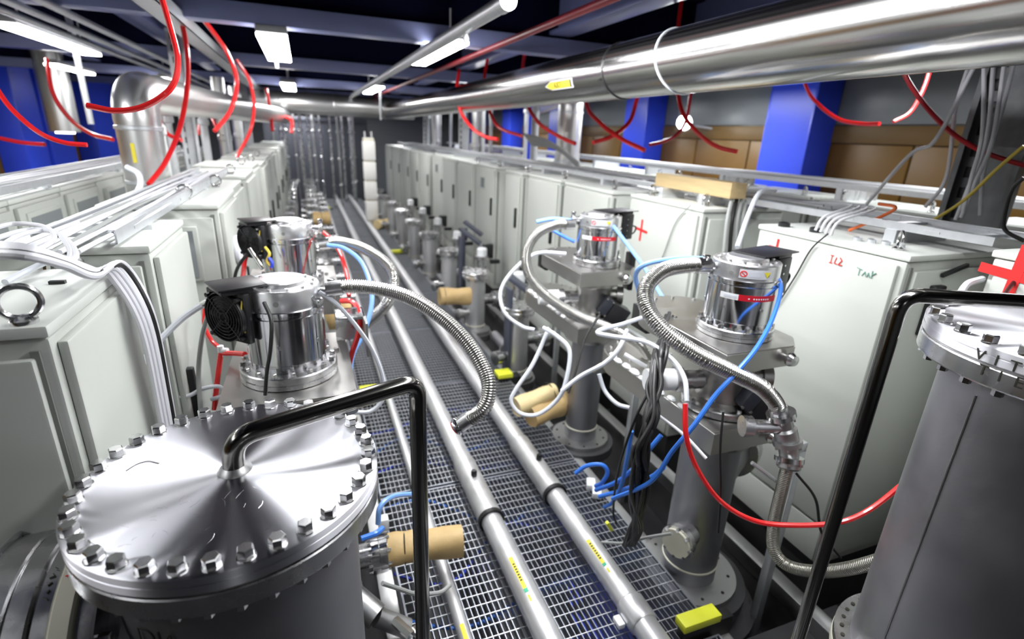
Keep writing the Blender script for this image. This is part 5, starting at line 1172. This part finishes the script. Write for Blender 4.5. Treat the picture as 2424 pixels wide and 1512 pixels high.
line('blue_tube', [(855, 1275, 1.4), (890, 1262, 1.42), (905, 1250, 1.45)], 0.008, BLUET, 'short blue tube at the flange of the brown paper wrap')
b = B(); box(b, -0.03, 0.03, -0.02, 0.02, 0, 0.03, 0.004, M=Matrix.Translation(at_z(1398, 1152, 0.0)) @ Matrix.Rotation(1.1, 4, 'Z')); box(b, -0.03, 0.03, -0.02, 0.02, 0, 0.03, 0.004, M=Matrix.Translation(at_z(1412, 1172, 0.0)) @ Matrix.Rotation(1.1, 4, 'Z'))
solo('white_connector', b, WHITE, 'white push-in connectors where the blue tubes reach the grating', 'fitting')
b = B(); box(b, -0.02, 0.02, -0.02, 0.02, 0, 0.05, 0.005, M=Matrix.Translation(at_z(908, 1248, 0.0))); solo('white_connector', b, WHITE, 'white connector above the flange of the brown paper wrap', 'fitting')
# black cable bundle
for k in range(14):
    random.seed(50+k); j = lambda s: random.uniform(-s, s)
    P = [(1585+j(16), 740+6*k, 1.78), (1564+j(16), 830, 1.62+j(.025)), (1550+j(18), 910, 1.54+j(.025)), (1535+j(22), 990, 1.48+j(.025)), (1522+j(22), 1070, 1.48+j(.025)), (1514+j(22), 1160, 1.55+j(.025)), (1502+j(16), 1250, 1.66), (1488+j(14), 1290, 1.72)]
    line('black_cable', P, 0.0065, BLACKR, 'black cable in the sagging bundle between the two right pumps', 'cable', 'black cables in the sagging bundle')
line('thin_cable', [(1545, 910, 1.58), (1500, 1000, 1.6), (1462, 1120, 1.7), (1452, 1210, 1.8), (1460, 1240, 1.8)], 0.004, BLACKR, 'thin black cable splitting off the sagging bundle to the grating', 'cable')
line('thin_cable', [(1712, 975, 1.38), (1705, 1060, 1.38), (1706, 1160, 1.4), (1700, 1260, 1.45)], 0.0032, BLACKR, 'thin black cable hanging from the slate solenoid', 'cable')
line('thin_cable', [(1420, 745, 2.0), (1385, 800, 1.98), (1362, 880, 1.95), (1345, 930, 1.93)], 0.005, BLACKR, 'black cable hanging at the farther pump neck', 'cable')
line('thin_cable', [(1425, 1283, 1.79), (1480, 1285, 1.76), (1530, 1272, 1.68), (1590, 1262, 1.6)], 0.005, CABLEG, 'grey cable lying from the right pipe sticker to the tee foot', 'cable')
line('thin_cable', [(1885, 1120, 1.5), (1930, 1180, 1.5), (1945, 1260, 1.52), (1990, 1320, 1.55)], 0.004, BLACKR, 'thin black cable hanging on the lower face of the big grey cabinet', 'cable')
line('thin_cable', [(905, 1380, 1.35), (950, 1395, 1.4), (985, 1405, 1.45), (1040, 1402, 1.5), (1065, 1385, 1.55)], 0.006, CABLEG, 'dark grey cable sagging across the grating below the brown paper wrap', 'cable')
line('thin_cable', [(2424, 640, 1.4), (2390, 680, 1.35), (2375, 702, 1.3)], 0.005, BLACKR, 'thin black cable across the red plus at the right edge', 'cable')
line('white_tube', [(2235, 960, 1.25), (2245, 880, 1.25), (2252, 800, 1.26)], 0.008, TUBEW, 'white tube running up behind the grey tank at the right')
line('white_tube', [(2270, 700, 1.4), (2290, 672, 1.42), (2325, 660, 1.45)], 0.009, TUBEW, 'white tube arching behind the lid of the grey tank')
for k, (u, v) in enumerate(((1508, 1110), (1522, 1157), (1442, 1245))):
    p = at_c(u, v, (1.72, 1.72, 1.8)[k]); M = Matrix.Translation(p) @ Matrix.Rotation(0.7*(k-0.5), 4, 'Y')
    b = B(); box(b, -0.022 if k != 1 else -0.014, 0.022 if k != 1 else 0.014, -0.007, 0.007, -0.006, 0.006, 0.002, M=M); solo('cable_marker', b, YEL, ['yellow cable marker where the blue tube meets the black bundle', 'small yellow marker lower on the black bundle', 'yellow marker lying on the edge of the grating by the black bundle'][k], 'marker')

# ================================================================== FAR END
t = thing('white_post', 'tall white post of stacked boxes standing at the far right of the walkway', 'post', (0.95, 8.8, 0))
for k, (z0, z1) in enumerate(((0.12, 0.42), (0.45, 0.72), (0.75, 1.02), (1.05, 1.33))):
    b = B(); box(b, 0.86, 1.04, 8.7, 8.9, z0, z1, 0.008); link('box_section', b, mat('post_white', (0.80, 0.79, 0.76), 0.5), t)
b = B(); box(b, 0.87, 1.03, 8.72, 8.88, 0.0, 1.38, 0.004); link('core', b, CREAM, t)
b = B()
for x in (0.9, 1.0): cyl(b, (x, 8.8, 1.38), (x, 8.8, 1.47), 0.012, seg=10)
link('top_rod', b, LAMPH, t)
random.seed(5)
for k in range(13):
    x = -0.55+0.13*k+random.uniform(-0.03, 0.03); y = 11.4+random.uniform(-0.5, 0.8); r = random.uniform(0.018, 0.04)
    b = B(); cyl(b, (x, y, -0.3), (x, y, 2.1), r, seg=14)
    for z in (0.4, 0.9, 1.4): lathe(b, [(r, z), (r*1.5, z+0.01), (r*1.5, z+0.04), (r, z+0.05)], 14, Matrix.Translation((x, y, 0)), cap=False)
    solo('vertical_pipe', b, STEEL if k % 3 else STEELD, 'slim vertical pipe in the cluster closing the far end of the walkway', 'pipe', 'vertical pipes at the far end')
b = B(); box(b, -0.75, 1.35, 12.6, 12.7, ZF, 1.7); box(b, -0.75, 1.35, 12.55, 12.6, 1.62, 1.7, 0.004); solo('dark_screen', b, mat('dark_screen_paint', (0.06, 0.064, 0.08), 0.5), 'dark screen behind the cluster of vertical pipes at the far end', 'screen')
for k, (x, y) in enumerate(((2.45, 8.0), (2.6, 9.2), (2.4, 10.5), (-0.87, 9.0), (-0.87, 7.4))):
    b = B(); cyl(b, (x, y, ZF), (x, y, 2.0), 0.07, seg=18); lathe(b, [(0.07, 1.3), (0.08, 1.31), (0.08, 1.36), (0.07, 1.37)], 18, Matrix.Translation((x, y, 0)), cap=False)
    solo('short_duct', b, DUCT, 'short shiny duct stub rising from the distant cabinets', 'duct', 'duct stubs over the distant cabinets')

random.seed(21)
for k in range(12):
    y = 5.6+0.55*k; x = 2.3+random.uniform(0, 0.55); r = random.uniform(0.02, 0.05); h = random.uniform(1.55, 2.0)
    m_ = (LAMPH, COLB, GALV, STEELD, WHITE, GALV)[k % 6]
    b = B(); cyl(b, (x, y, ZF), (x, y, h), r, seg=14); lathe(b, [(r, h), (r*1.5, h+0.01), (r*1.5, h+0.05), (r*0.7, h+0.07)], 14, Matrix.Translation((x, y, 0)))
    solo('riser_pipe', b, m_, '%s %s riser pipe above the distant right cabinets, counted from the camera' % (ORD[k], ('pale grey', 'blue', 'galvanised', 'dull steel', 'white', 'galvanised')[k % 6]), 'pipe', 'riser pipes above the distant right cabinets')
for k in range(8):
    y = 3.9+0.8*k; x = -0.80-0.12*(k % 2); r = random.uniform(0.015, 0.035); h = random.uniform(1.4, 1.75)
    b = B(); cyl(b, (x, y, ZF), (x, y, h), r, seg=14); lathe(b, [(r, h), (r*1.5, h+0.01), (r*1.5, h+0.05), (r*0.7, h+0.07)], 14, Matrix.Translation((x, y, 0)))
    solo('riser_pipe', b, (WHITE, GALV, LAMPH)[k % 3], '%s %s riser pipe above the left cabinets, counted from the camera' % (ORD[k], ('white', 'galvanised', 'pale grey')[k % 3]), 'pipe', 'riser pipes above the left cabinets')
